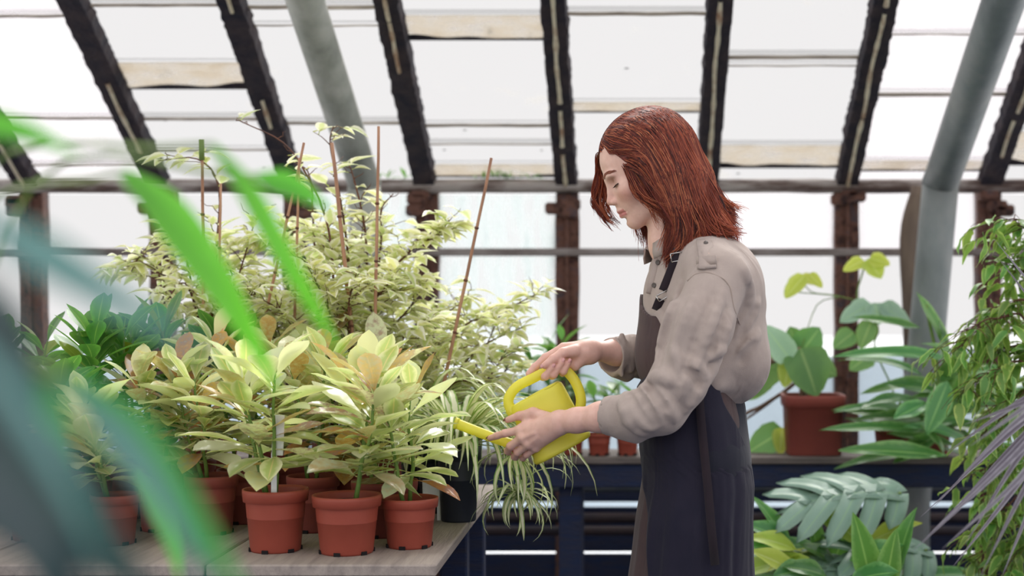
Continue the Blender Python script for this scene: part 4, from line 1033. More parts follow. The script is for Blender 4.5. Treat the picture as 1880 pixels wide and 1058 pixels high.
ML['fern'] = leaf_mat('bench_plant_leaf', (70, 132, 70), (110, 166, 84), (170, 220, 90), .35, .4, .5, .9, .04, .3)

V_shrub = variants(6, 'leaf', ML['shrub'], .052, .029, shape='ovate', curl=(.1, .45), fold=(.15, .45), n=5, nx=1, petiole=.18, side=(-.12, .12))
V_crot = variants(6, 'leaf', ML['croton'], .122, .050, shape='obovate', curl=(.0, .3), fold=(.1, .35), n=8, nx=2, petiole=.08, side=(-.08, .08), wave=(0, .05))
V_dark = variants(5, 'leaf', ML['dark'], .115, .052, shape='obovate', curl=(.05, .3), fold=(.1, .3), n=8, nx=2, petiole=.08, side=(-.08, .08))
V_fig = variants(6, 'leaf', ML['fig'], .062, .025, shape='ovate', curl=(.2, .6), fold=(.15, .4), n=7, nx=1, wave=(.05, .14), petiole=.15, side=(-.15, .15))
V_fern = variants(5, 'leaf', ML['fern'], .12, .034, shape='lance', curl=(.1, .5), fold=(.1, .4), n=7, nx=1, petiole=.1, side=(-.1, .1))
def wander(a, b, n=5, amp=.02, sag=0.):
    a, b = Vector(a), Vector(b); o = R.random()*50
    return [a.lerp(b, i/n)+mnoise.noise_vector((o+i*.7, o, 1))*amp*math.sin(math.pi*i/n)+Vector((0, 0, -sag*(i/n)**2)) for i in range(n+1)]

# ---- pots of young broad-leaved plants along the front of the table
def leafy(name, label, group, c, pr, ph, pmat, height, n_leaf, meshes, scale=(.7, 1.15), spread=.05, stems=2, low=.25, el=(-.2, 1.1), smat=None, ptag='plant', notch=True, cut=None):
    e = empty(name, c, label, ptag, group); pot(e, c, pr, ph, pmat, notch=notch); c = Vector(c); tips = []
    for s in range(stems):
        a = R.uniform(0, 6.28); b = c+Vector((math.cos(a)*pr*.3*(stems > 1), math.sin(a)*pr*.3*(stems > 1), ph-.015)); t = c+Vector((math.cos(a)*spread, math.sin(a)*spread, height*R.uniform(.85, 1.0)))
        pts = wander(b, t, 6, .012); MB().tube(pts, [.0045-.0022*i/6 for i in range(7)], 6).build('stem', smat or M_stem_gr, e, True); tips.append(pts)
    for k in range(n_leaf):
        pts = tips[k % stems]; u = low+(1-low)*((k//stems)+R.random())/max(1, n_leaf//stems+1); q = min(u*6, 5.999); i = int(q); b = pts[i].lerp(pts[i+1], q-i)
        a = k*2.4+R.uniform(-.4, .4); ee = el[0]+(el[1]-el[0])*u**1.6+R.uniform(-.25, .25); d = rdir(a, ee)
        inst('leaf', R.choice(meshes), frame(b, d, scale=R.uniform(*scale)*(1 if u < .85 else .85), roll=R.uniform(-.3, .3)), e)
    return e
def tpt(px, Y): return Vector(((px-AX)*Y/F, Y, TZ))
G1 = 'young broad-leaved plants in terracotta pots on the table'
for px, Y, r, h, hh, nl, st, lab, ms, pm in (
    (506, 2.725, .0625, .118, .36, 44, 3, 'plant in wide terracotta pot with a white stake, front row of the table', V_crot, M_pot),
    (637, 2.700, .0655, .110, .34, 40, 2, 'plant with pink-tinged leaves in the front terracotta pot nearest the camera', V_crot, M_pot),
    (752, 2.765, .0560, .096, .30, 34, 2, 'plant with red-flecked leaves in the small terracotta pot by the table corner', V_crot, M_pot),
    (706, 2.905, .0680, .112, .34, 34, 2, 'plant in terracotta pot standing behind the two front pots near the corner', V_crot, M_pot2),
    (212, 2.800, .0480, .098, .28, 34, 2, 'low plant in the terracotta pot at the left of the front row', V_crot, M_pot2),
    (388, 2.930, .0550, .120, .36, 40, 2, 'yellowish plant in terracotta pot behind the drooping foreground leaf', V_crot, M_pot2),
    (70, 2.860, .0620, .118, .33, 40, 2, 'dark leafy plant in terracotta pot at the far left of the table', V_dark, M_pot2),
    (575, 2.960, .0550, .115, .37, 40, 2, 'pale glossy plant standing behind the wide staked pot', V_crot, M_pot2),
    (295, 2.970, .0500, .115, .36, 40, 2, 'green and yellow plant behind the left front pot', V_crot, M_pot2),
    (150, 3.020, .0700, .130, .46, 46, 2, 'glossy dark green plant with large rounded leaves at the left', V_dark, M_pot2),
    (240, 3.160, .0600, .130, .44, 44, 2, 'tall dark green glossy plant behind the left yellow plant', V_dark, M_pot2),
    (450, 3.080, .0600, .115, .40, 46, 2, 'tall yellow-green plant in the second row of the table', V_crot, M_pot2),
    (645, 3.070, .0550, .115, .39, 46, 2, 'pale plant in the second row, right behind the front pot nearest the camera', V_crot, M_pot2),
    (355, 3.220, .0500, .120, .42, 44, 2, 'dark glossy plant under the green-tipped cane', V_dark, M_pot2),
    (40, 3.120, .0700, .130, .44, 40, 2, 'dark glossy plant at the far left in the second row', V_dark, M_pot2),
    (545, 3.200, .0600, .115, .40, 44, 2, 'cream-green plant in the third row beneath the dense shrub', V_crot, M_pot2)):
    leafy('potted_plant', lab, G1, tpt(px, Y), r, h, pm, hh, int(nl*1.35), ms, stems=st, spread=.07, low=.2, el=(-.05, 1.1))
# ---- bushy variegated shrubs behind
def leaf_stuff(rest, e):             # leaves past the first 300 of one shrub, joined
    if not rest[0]: return
    V = []; Fc = []; U = []; A = []; n = 0
    for me, m_ in zip(*rest):
        co = np.array([v.co for v in me.vertices]); mm = np.array(m_); V.append(co @ mm[:3, :3].T+mm[:3, 3]); Fc += [tuple(i+n for i in p.vertices) for p in me.polygons]
        U += [tuple(d.uv) for d in me.uv_layers[0].data]; A += [R.random()]*len(co); n += len(co)
    o = mesh_obj('leaf_mass', np.concatenate(V), Fc, rest[0][0].materials[0], e); o['kind'] = 'stuff'
    ul = o.data.uv_layers.new(name='UVMap'); ul.data.foreach_set('uv', np.array(U, np.float32).ravel())
    at = o.data.attributes.new('rnd', 'FLOAT', 'POINT'); at.data.foreach_set('value', np.array(A, np.float32))
def shrub(label, base_px, Y, branches, n_leaf, pr=.06, ph=.15, mesh=V_shrub, twig=.10):
    c = tpt(base_px, Y); e = empty('variegated_shrub', c, label, 'shrub', 'tall variegated shrubs at the back of the table'); pot(e, c, pr, ph, M_pot2, notch=False)
    segs = []
    top = c+Vector((0, 0, ph-.02))
    for br in branches:
        pts = smooth_path([top+Vector((R.uniform(-.03, .03), R.uniform(-.03, .03), 0))]+[P(px, py, Y+dy) for px, py, dy in br], 4); n = len(pts)
        MB().tube(pts, [.0042-.0030*i/(n-1) for i in range(n)], 6).build('branch', M_stem_br, e, True)
        L_ = sum((pts[i+1]-pts[i]).length for i in range(n-1))
        for i in range(n-1):
            if i > 2: segs.append((pts[i], pts[i+1], 1.3))
        k = 0
        for i in range(2, n-1):
            for _ in range(2):
                hi_ = AY-(pts[i].z-EYE)*F/pts[i].y < 420
                if R.random() < (.4 if hi_ else .8):
                    a = R.uniform(0, 6.28); d = (rdir(a, R.uniform(-.1, .9))+(pts[i+1]-pts[i]).normalized()*.5).normalized(); b = pts[i].lerp(pts[i+1], R.random()); ln = R.uniform(.5, 1.3)*twig*(1-.45*i/n)*(.7 if hi_ else 1)
                    tw = wander(b, b+d*ln, 4, .012, ln*.15); MB().tube(tw, [.0013, .0012, .001, .0008, .0005], 4).build('twig', M_stem_br, e, True)
                    for j in range(4): segs.append((tw[j], tw[j+1], 1.0+.35*j))
        segs.append((pts[-2], pts[-1], 4))
    wt = [s[2]*(s[1]-s[0]).length*(.30 if AY-(s[0].z-EYE)*F/s[0].y < 420 else 1) for s in segs]; rest = ([], [])
    for k in range(n_leaf):
        a, b, _ = R.choices(segs, wt)[0]; q = a.lerp(b, R.random()); t = (b-a).normalized(); d = (t*.5+rdir(R.uniform(0, 6.28), R.uniform(-.35, .45))).normalized()
        m_ = frame(q, d, scale=R.uniform(.65, 1.2), roll=R.uniform(-.5, .5))
        if k < 300: inst('leaf', R.choice(mesh), m_, e)
        else: rest[0].append(R.choice(mesh)); rest[1].append(m_)
    leaf_stuff(rest, e)
shrub('variegated shrub whose longest branch arches to the upper left past the cane', 620, 3.36, [
    [(628, 700, 0), (615, 560, 0), (603, 420, 0), (565, 325, 0), (520, 262, 0), (440, 222, 0)], [(645, 650, 0), (640, 480, .05), (622, 350, .05), (606, 265, .04), (612, 232, .04)],
    [(600, 640, 0), (560, 520, .04), (520, 455, .05), (478, 440, .05)], [(590, 700, -.05), (545, 600, -.08), (500, 560, -.1)], [(610, 620, .05), (580, 480, .1), (570, 330, .1), (545, 300, .1)], [(620, 640, -.06), (600, 560, -.1), (560, 480, -.12)], [(640, 640, -.05), (640, 560, -.1), (655, 500, -.1)]], 820)
shrub('variegated shrub with one pale leaf cluster reaching out toward the leaning cane', 705, 3.48, [
    [(690, 600, 0), (700, 440, 0), (700, 385, 0), (722, 356, 0)], [(690, 560, 0), (760, 455, -.03), (800, 438, -.04), (824, 404, -.04)], [(700, 640, 0), (756, 560, 0), (772, 512, 0)],
    [(660, 600, .05), (660, 480, .1), (668, 400, .1)], [(720, 700, -.08), (740, 620, -.12), (790, 590, -.14)], [(690, 640, -.08), (690, 560, -.14), (720, 510, -.14)], [(680, 560, .0), (670, 420, -.02), (650, 330, -.02), (640, 300, 0)]], 820)
shrub('low spreading variegated shrub with thin twigs reaching right over the spider plant', 775, 3.58, [
    [(800, 680, 0), (850, 600, -.02), (920, 572, -.02), (985, 540, -.02)], [(810, 720, -.05), (880, 640, -.08), (958, 602, -.08)], [(830, 760, -.1), (900, 690, -.14), (930, 640, -.14)],
    [(780, 700, 0), (800, 600, .0), (860, 545, .0)], [(850, 760, 0), (900, 720, .02), (940, 660, .05)], [(760, 700, -.1), (790, 640, -.14), (850, 640, -.16)], [(800, 740, -.16), (840, 700, -.2), (880, 710, -.22)], [(840, 720, .05), (890, 640, .1), (925, 560, .1)]], 820)
shrub('variegated shrub at the left whose slender twig stands beside the green-topped cane', 375, 3.42, [
    [(385, 640, 0), (395, 480, 0), (402, 345, 0), (362, 292, 0), (290, 296, 0)], [(350, 640, 0), (300, 520, 0), (262, 470, 0), (240, 500, 0)], [(400, 620, 0), (440, 500, 0), (470, 400, 0)],
    [(370, 620, -.05), (340, 520, -.08), (300, 560, -.1)], [(390, 640, -.05), (420, 560, -.1), (470, 540, -.12)], [(360, 600, .05), (345, 480, .08), (330, 440, .08)], [(410, 640, .05), (430, 560, .1), (420, 470, .1)]], 820)
shrub('dense variegated shrub in the middle of the table behind the drooping leaf', 505, 3.52, [
    [(520, 680, 0), (500, 560, 0), (470, 500, 0)], [(530, 680, 0), (550, 580, 0), (600, 540, 0)], [(510, 640, -.06), (470, 600, -.1), (440, 560, -.1)], [(540, 680, -.08), (580, 630, -.14), (640, 620, -.16)],
    [(520, 640, .05), (530, 500, .1), (520, 400, .1)], [(530, 640, .05), (580, 500, .1), (590, 420, .1)], [(500, 640, 0), (440, 540, 0), (400, 520, 0)], [(540, 700, -.14), (600, 680, -.2), (690, 690, -.22)]], 820)
# ---- canes
M_cane = mk('bamboo_cane', (186, 142, 112), (150, 108, 86), 14, .6, .2, stretch=(3, 3, .4))
M_cane_gr = mk('green_cane_tip', (110, 130, 70), rough=.6)
def cane(top, bot, Y, r, label, nodes=4, tipmat=None):
    a, b = P(*top, Y), P(*bot, Y+.02); d = (b-a).normalized(); q = (TZ-a.z)/d.z; b = a+d*q
    e = empty('bamboo_cane', b, label, 'cane', 'support canes among the shrubs')
    pts = [b.lerp(a, i/12)+Vector((.002*mnoise.noise((i*.5, Y, 3)), 0, 0)) for i in range(13)]; MB().tube(pts, [r*(1-.3*i/12) for i in range(13)], 8).build('shaft', M_cane, e, True)
    for k in range(nodes):
        p = b.lerp(a, .35+.6*k/nodes); MB().tube([p-d*.003, p, p+d*.003], [r*.85, r*1.18, r*.85], 8).build('node_ring', M_stem_br, e, True)
    if tipmat: MB().tube([a-d*.002, a+d*.045], r*1.35, 8).build('tip_sleeve', tipmat, e, True)
cane((902, 290), (838, 596), 3.30, .0048, 'long tan cane leaning right, standing alone in front of the streaked pane')
cane((695, 232), (690, 520), 3.24, .0046, 'pointed dark cane standing upright behind the pale leaf cluster')
cane((609, 262), (628, 440), 3.26, .0058, 'thick brown cane in the top of the tallest shrub')
cane((558, 262), (523, 420), 3.22, .0042, 'thin tan cane leaning left in front of its straighter twin')
cane((549, 290), (545, 440), 3.30, .0040, 'thin straight cane beside the left-leaning cane')
cane((370, 258), (373, 480), 3.28, .0048, 'cane with a green tip at the left of the table', tipmat=M_cane_gr)
cane((405, 337), (402, 480), 3.34, .0040, 'short thin cane right of the green-tipped cane')
# ---- labels stuck in pots
M_white = mk('white_plastic_tag', (232, 232, 232), (214, 216, 220), 30, .5)
t0 = tpt(503, 2.690)
e = empty('plant_stake', (t0.x, t0.y, TZ+.10), 'white plastic stake standing in the wide front pot', 'plant label')
MB().box((t0.x-.0055, t0.y-.001, TZ+.085), (t0.x+.0055, t0.y+.001, TZ+.19), bev=.0008).build('stem_blade', M_white, e); MB().box((t0.x-.012, t0.y-.0012, TZ+.185), (t0.x+.010, t0.y+.0012, TZ+.262), Matrix.Translation(t0) @ Matrix.Rotation(.04, 4, 'Y') @ Matrix.Translation(-t0), bev=.001).build('head_plate', M_white, e)
# ---- black pot with grey card, spider plant in the pot behind
c = tpt(806, 3.235); e = leafy('potted_plant', 'small plant in a black pot with a pale card, beside the spider plant', None, c, .052, .118, M_pot_black, .20, 10, V_fern, stems=1, scale=(.6, .9), notch=False)
q = P(806, 897, 3.10); e2 = empty('plant_card', q, 'pale grey blank card leaning on the black pot', 'plant label')
MB().box((-.036, -.001, -.020), (.036, .001, .020), Matrix.Translation(q) @ Matrix.Rotation(-.05, 4, 'Y') @ Matrix.Rotation(-.2, 4, 'X'), bev=.0015).build('card', M_white, e2)
MB().box((-.004, -.0008, -.085), (.004, .0008, -.019), Matrix.Translation(q)).build('prong', M_white, e2)
def arc_leaf(mat, L, Wd, e0, droop, seed, n=12, bend=0.):
    """an arching strap starting at elevation e0 and curving down, in the XZ plane"""
    v = []; f = []; uv = []; x = z = y = 0.; a = e0; st = L/n; rr = random.Random(seed)
    for i in range(n+1):
        t = i/n; w_ = Wd/2*min(1, .45+t*3)*max(.04, (1-t**3)); nx_, nz_ = -math.sin(a), math.cos(a)
        for qq in (-1, 0, 1):
            zz = .3*abs(qq)*w_; v.append((x+nx_*zz, y+qq*w_, z+nz_*zz)); uv.append((t, .5+qq/2))
        x += st*math.cos(a); z += st*math.sin(a); y += bend*st*t; a -= droop*(0.4+1.2*t)/n
    for i in range(n):
        for j in range(2): p = i*3+j; f.append((p, p+3, p+4, p+1))
    me = bpy.data.meshes.new('leaf'); me.from_pydata(v, [], f); me.materials.append(mat); ul = me.uv_layers.new(name='UVMap')
    for li, l in enumerate(me.loops): ul.data[li].uv = uv[l.vertex_index]
    me.polygons.foreach_set('use_smooth', [True]*len(me.polygons)); me.update(); return me
V_sp = [arc_leaf(ML['spider'], R.uniform(.26, .38), R.uniform(.016, .023), R.uniform(.5, 1.3), R.uniform(2.2, 3.6), i, bend=R.uniform(-.3, .3)) for i in range(12)]
V_sps = [arc_leaf(ML['spider'], R.uniform(.11, .18), R.uniform(.009, .013), R.uniform(-.1, .7), R.uniform(1.6, 3.0), i, 9, bend=R.uniform(-.4, .4)) for i in range(8)]
def spider(label, px, Y, h, n, rad=.05, group='spider plants'):
    c = tpt(px, Y); e = empty('spider_plant', c, label, 'spider plant', group); pot(e, c, rad, h, M_pot_black, notch=False)
    for k in range(n):
        a = k*2.4+R.uniform(-.3, .3); b = c+Vector((math.cos(a)*.015, math.sin(a)*.015, h-.01))
        inst('leaf', R.choice(V_sp), Matrix.Translation(b) @ Matrix.Rotation(a, 4, 'Z') @ Matrix.Rotation(R.uniform(-.35, .25), 4, 'Y') @ Matrix.Scale(R.uniform(.7, 1.05), 4), e)
    return e, c+Vector((0, 0, h))
e, cr = spider('striped spider plant at the table edge under the spout, trailing a plantlet', 842, 3.10, .165, 140)
rn = smooth_path([cr, P(870, 790, 3.08), P(915, 815, 3.04), P(940, 862, 3.02), P(950, 892, 3.02)], 5); MB().tube(rn, .0016, 6).build('runner', ML['spider'], e, True)
for k in range(34):
    a = k*2.4; b = rn[-1]+Vector((0, 0, -.004-.0006*k)); inst('leaf', R.choice(V_sps), Matrix.Translation(b) @ Matrix.Rotation(a, 4, 'Z') @ Matrix.Rotation(R.uniform(-.2, .7), 4, 'Y') @ Matrix.Scale(R.uniform(.75, 1.1), 4), e)
b = P(945, 835, 3.03)
for k in range(16):
    a = k*2.4; inst('leaf', R.choice(V_sps), Matrix.Translation(b) @ Matrix.Rotation(a, 4, 'Z') @ Matrix.Rotation(R.uniform(.0, .9), 4, 'Y') @ Matrix.Scale(R.uniform(.9, 1.3), 4), e)
spider('striped spider plant behind, half hidden by the leaning cane foot', 770, 3.33, .18, 90)
# ---- plants along the back bench and on the right
def px_leaf(parent, mat, base, tip, wpx, Y0, Y1, shape='lance', curl=.12, fold=.25, face=(0, -1, .55), tooth=0., wave=.02, n=10, nx=2):
    a, b = P(*base, Y0), P(*tip, Y1); L = (b-a).length; wd = wpx*Y0/F
    me = leaf_mesh('leaf', mat, L/(1-.1*curl), wd, shape, curl, fold, n, wave, 0., 0., nx, tooth, R.randint(0, 99))
    d = (b-a).normalized(); f_ = Vector(face); s = f_.cross(d).normalized(); u = d.cross(s)
    d2 = (d+u*curl*.9).normalized()
    return inst('leaf', me, frame(a, d2, f_), parent)
def bench_pt(px, Y): return Vector(((px-AX)*Y/F, Y, BZ))
G2 = 'small terracotta pots on the back bench'
for px, Y, r, h, hh, nl, lab in ((1052, 4.455, .036, .068, .34, 26, 'back bench pot with a tall green plant just right of the can'), (1100, 4.45, .040, .070, .20, 18, 'middle small terracotta pot on the back bench below the sleeve'), (1152, 4.45, .038, .070, .24, 18, 'small terracotta pot on the back bench beside the apron'),
                                 (1006, 4.47, .042, .072, .40, 30, 'tall leafy plant on the back bench seen behind the hand'), (950, 4.47, .042, .072, .34, 30, 'dark leafy plant on the back bench behind the shrub tips')):
    leafy('bench_plant', lab, G2, bench_pt(px, Y), r, h, M_pot, hh, nl, V_fern, scale=(.7, 1.2), stems=2, spread=.05, el=(-.3, 1.0))
# broad-leaved plant in the large square pot
c = bench_pt(1492, 4.50); e = empty('broad_leaved_plant', c, 'plant with large round toothed leaves in a big square terracotta pot', 'plant')
po = pot(e, c, .098, .187, M_pot2, sq=.5, n=48, taper=.86, notch=False)
M_bark = mk('knobby_bark', (142, 112, 96), (108, 86, 78), 25, .8, .5)
Y = 4.5
MB().tube(smooth_path([c+Vector((-.03, 0, .17)), P(1474, 700, Y), P(1468, 655, Y), P(1462, 640, Y)], 4), .013, 10).build('trunk', M_bark, e, True)
MB().tube(smooth_path([P(1470, 668, Y), P(1440, 658, Y-.03), P(1400, 668, Y-.05), P(1375, 672, Y-.05)], 4), .010, 10).build('branch', M_bark, e, True)
MB().tube(smooth_path([P(1468, 650, Y), P(1500, 560, Y+.1), P(1540, 545, Y+.05), P(1440, 535, Y)], 4), .0018, 6).build('petiole', M_stem_gr, e, True)
for base, tip, wp, dy, m in (((1468, 640), (1500, 728), 92, -.06, 'big'), ((1452, 662), (1402, 598), 52, -.08, 'mon'), ((1470, 650), (1505, 602), 62, .04, 'big'), ((1420, 640), (1388, 728), 66, .03, 'big'), ((1452, 656), (1440, 712), 40, -.05, 'limeleaf'),
                             ((1400, 668), (1372, 640), 40, 0, 'big'), ((1440, 790), (1372, 832), 58, .05, 'big'), ((1436, 785), (1432, 836), 34, .03, 'limeleaf'), ((1478, 505), (1442, 548), 30, 0, 'limeleaf'), ((1484, 503), (1510, 528), 22, 0, 'limeleaf'),
                             ((1462, 645), (1450, 600), 48, .08, 'big'), ((1476, 660), (1536, 690), 60, .05, 'big'), ((1410, 690), (1370, 735), 44, .08, 'fern')):
    px_leaf(e, ML[m], base, tip, wp, Y+dy, Y+dy-.02, 'round', .15, .18, (R.uniform(-.3, .3), -1, .4), .06)
# climbing plant behind the lance-leaved one
Y = 4.75; cl = bench_pt(1640, 4.55); e = empty('climbing_plant', cl, 'climbing plant with pale toothed leaves rising in front of the rusted post', 'plant'); pot(e, cl, .07, .12, M_pot2, notch=False)
MB().tube(smooth_path([cl+Vector((0, 0, .10)), P(1640, 720, 4.6), P(1606, 640, 4.65), P(1612, 600, 4.65), P(1574, 552, 4.7), P(1584, 500, 4.7), P(1590, 478, 4.7)], 4), .003, 6).build('vine_stem', M_stem_gr, e, True)
MB().tube(smooth_path([P(1574, 552, 4.7), P(1530, 542, 4.7), P(1490, 536, 4.7), P(1470, 512, 4.7)], 4), .002, 6).build('side_stem', M_stem_gr, e, True)
for base, tip, wp, m in (((1586, 478), (1548, 498), 28, 'limeleaf'), ((1592, 476), (1618, 512), 46, 'limeleaf'), ((1596, 474), (1634, 486), 30, 'limeleaf'), ((1600, 558), (1542, 592), 40, 'mon'), ((1606, 556), (1614, 596), 46, 'mon'), ((1616, 558), (1672, 602), 40, 'mon'),
                         ((1568, 610), (1530, 640), 40, 'big'), ((1470, 508), (1440, 545), 26, 'limeleaf'), ((1600, 650), (1560, 680), 40, 'big'), ((1470, 508), (1506, 522), 22, 'limeleaf'), ((1600, 590), (1580, 640), 40, 'big')):
    px_leaf(e, ML[m], base, tip, wp, 4.68, 4.66, 'round', .15, .2, (R.uniform(-.3, .3), -1, .5), .08)
# lance-leaved plants on the bench
def cane_plant(label, c, stems, leaves, extra, ph=.13, pr=.09, Y=4.3, lw=(26, 40), lime=0.):
    lm_ = lambda: ML['limeleaf'] if R.random() < lime else ML['lance']
    e = empty('lance_leaved_plant', c, label, 'plant', 'lance-leaved plants on the right'); pot(e, c, pr, ph, M_pot2, notch=False); c = Vector(c)
    for st in stems: MB().tube(smooth_path([c+Vector((R.uniform(-.03, .03), 0, ph-.02))]+[P(x_, y_, Y+d_) for x_, y_, d_ in st], 4), .0055, 7).build('stem', M_stem_gr, e, True)
    for b_, t_, w_, dy in leaves: px_leaf(e, lm_(), b_, t_, w_, Y+dy, Y+dy-R.uniform(0, .08), 'lance', R.uniform(.05, .25), .3, (R.uniform(-.4, .4), -.7, 1), wave=.04)
    for (x0, x1, y0, y1), k in extra:
        for i in range(k):
            x_, y_ = R.uniform(x0, x1), R.uniform(y0, y1); a = R.uniform(2.2, 4.0) if R.random() < .65 else R.uniform(-1, 1); ln = R.uniform(110, 190)
            px_leaf(e, lm_(), (x_, y_), (x_+ln*math.cos(a), y_-ln*math.sin(a)*.55), R.uniform(*lw), Y+R.uniform(-.1, .25), Y+R.uniform(-.2, .2), 'lance', R.uniform(.05, .35), .3, (R.uniform(-.5, .5), -.6, 1), wave=.04)
cane_plant('plant with long glossy lance leaves spilling over the right end of the bench', bench_pt(1700, 4.50), [[(1712, 760, 0), (1722, 680, 0), (1700, 560, 0)], [(1740, 780, .05), (1745, 690, .05), (1760, 640, .05)], [(1690, 760, -.05), (1650, 740, -.05)]],
    [((1742, 650), (1683, 536), 34, 0), ((1745, 660), (1532, 652), 36, -.05), ((1690, 602), (1565, 582), 26, .05), ((1710, 792), (1505, 788), 30, -.1), ((1740, 838), (1540, 826), 46, -.15), ((1722, 720), (1620, 705), 40, 0), ((1725, 700), (1580, 722), 34, .1),
     ((1715, 770), (1575, 768), 36, .0), ((1725, 690), (1726, 590), 40, .05), ((1720, 740), (1770, 640), 44, .05), ((1735, 840), (1690, 780), 40, -.1), ((1720, 800), (1640, 850), 40, -.05), ((1745, 770), (1790, 660), 40, .1), ((1700, 740), (1640, 770), 38, -.12), ((1740, 700), (1700, 800), 46, -.1), ((1760, 640), (1860, 610), 40, .1), ((1765, 690), (1870, 700), 44, .1)],
    [((1660, 1800, 680, 840), 26)], Y=4.35)
# floor plant with broad yellow-green leaves, and the split-leaf plant beside it
fl = Vector((P(1500, 1058, 3.9).x, 3.9, 0))
cane_plant('yellow-green broad-leaved plant low beside the apron', fl, [[(1470, 1120, 0), (1455, 1010, 0)], [(1510, 1120, .1), (1530, 1020, .1)]],
    [((1452, 1010), (1384, 912), 38, 0), ((1455, 1000), (1368, 962), 52, -.05), ((1462, 1010), (1372, 985), 46, -.1), ((1470, 1058), (1375, 1010), 50, -.15), ((1490, 1050), (1420, 1058), 50, -.2), ((1500, 1030), (1480, 930), 44, .05), ((1520, 1060), (1440, 1040), 50, -.2), ((1530, 1040), (1560, 950), 50, .1), ((1540, 1040), (1470, 1000), 44, 0),
     ((1600, 1080), (1568, 945), 52, -.2), ((1625, 1090), (1645, 972), 46, -.25), ((1650, 1050), (1680, 935), 44, -.1), ((1560, 1030), (1660, 1000), 46, -.1), ((1590, 1000), (1690, 960), 46, 0), ((1520, 960), (1580, 890), 40, .15), ((1560, 1070), (1650, 1050), 60, -.25)],
    [((1420, 1660, 1000, 1100), 14)], ph=.25, pr=.14, Y=3.85, lw=(34, 52), lime=.4)
def split_leaf(parent, c, d, up, L, Wd, lobes=5):
    v = []; f = []
    def add(pts, w0, w1):
        b = len(v); n = len(pts)
        for i, p in enumerate(pts):
            t = i/(n-1); w_ = w0+(w1-w0)*t if t < .8 else w1*(1-t)/.2+.0015
            tt = (pts[min(i+1, n-1)]-pts[max(0, i-1)]).normalized(); s = Vector((0, 0, 1)).cross(tt).normalized(); v.extend([p-s*w_, p+Vector((0, 0, -.004)), p+s*w_])
        for i in range(n-1):
            for j in range(2): f.append((b+i*3+j, b+i*3+3+j, b+i*3+4+j, b+i*3+1+j))
    add([Vector((L*t, 0, .02*math.sin(3*t)-.06*t*t)) for t in np.linspace(-.02, 1, 8)], Wd*.11, Wd*.05)
    for s in (-1, 1):
        for k in range(lobes):
            t0 = .02+.86*k/lobes; b0 = Vector((L*t0, 0, .02*math.sin(3*t0)-.06*t0*t0)); ln = Wd*.52*math.sin(math.pi*(.22+.68*k/lobes)); a = math.radians(82-9*k)
            pts = [b0+Vector((math.cos(a)*ln*q+.10*L*q*q, s*math.sin(a)*ln*q, -.38*ln*q*q+.06*ln*q)) for q in np.linspace(0, 1, 7)]
            add(pts, L*.088, L*.075)
    me = bpy.data.meshes.new('leaf'); me.from_pydata([tuple(q) for q in v], [], f); me.materials.append(ML['mon']); ul = me.uv_layers.new(name='UVMap')
    for li, l in enumerate(me.loops): ul.data[li].uv = (.5, .5+.45*((l.vertex_index % 3)-1))
    me.polygons.foreach_set('use_smooth', [True]*len(me.polygons)); me.update(); o = inst('leaf', me, frame(c, d, up), parent); sl_ = o.modifiers.new('t', 'SOLIDIFY'); sl_.thickness = .0012
mp = Vector((P(1620, 1058, 4.15).x, 4.12, 0)); e = empty('split_leaf_plant', mp, 'split-leaf plant with one big drooping slotted leaf under the bench', 'plant'); pot(e, mp, .12, .22, M_pot_black, notch=False)
for tp, d, L, Wd in (((1652, 905, 3.85), (-1, -.12, -.02), .34, .34), ((1700, 1010, 3.9), (-.8, -.4, .1), .30, .30), ((1560, 1040, 3.8), (-.9, -.3, .0), .26, .26)):
    q = P(*tp); split_leaf(e, q, d, (0, -.55, 1), L, Wd); MB().tube(smooth_path([mp+Vector((0, 0, .2)), mp.lerp(q, .5)+Vector((.03, .02, .12)), q], 6), .005, 7).build('leaf_stalk', M_stem_gr, e, True)
# weeping fig crowding in from the right edge
def fig(label, base, Y, branches, n_leaf, ph=.2, pr=.12):
    c = Vector((P(base, 0, Y).x, Y, 0)); e = empty('weeping_fig', c, label, 'shrub', 'weeping figs at the right edge'); pot(e, c, pr, ph, M_pot2, notch=False); segs = []; tr = c+Vector((0, 0, ph-.02))
    MB().tube([tr, tr+Vector((0, 0, .35)), tr+Vector((-.02, 0, .55))], [.011, .010, .008], 8).build('trunk', M_bark, e, True)
    for br in branches:
        pts = smooth_path([tr+Vector((-.01, 0, R.uniform(.2, .5)))]+[P(x_, y_, Y+d_) for x_, y_, d_ in br], 5); n = len(pts); MB().tube(pts, [.005-.0042*i/(n-1) for i in range(n)], 6).build('branch', M_stem_br, e, True)
        for i in range(3, n-1):
            segs.append((pts[i], pts[i+1], 1.5))
            for _ in range(2):
                b = pts[i]; ln = R.uniform(.05, .13); d = (rdir(R.uniform(0, 6.28), R.uniform(-.3, .5))+(pts[i+1]-pts[i]).normalized()*.6).normalized(); tw = wander(b, b+d*ln, 4, .01, ln*.4)
                MB().tube(tw, [.0012, .0011, .0009, .0007, .0005], 4).build('twig', M_stem_br, e, True); segs += [(tw[j], tw[j+1], 1.3) for j in range(4)]
    wt = [s[2]*(s[1]-s[0]).length for s in segs]; rest = ([], [])
    for k in range(n_leaf):
        a, b, _ = R.choices(segs, wt)[0]; q = a.lerp(b, R.random()); d = ((b-a).normalized()*.5+rdir(R.uniform(0, 6.28), R.uniform(-1.0, .2))).normalized()
        m_ = frame(q, d, scale=R.uniform(.7, 1.2), roll=R.uniform(-.6, .6))
        if k < 300: inst('leaf', R.choice(V_fig), m_, e)
        else: rest[0].append(R.choice(V_fig)); rest[1].append(m_)
    leaf_stuff(rest, e)
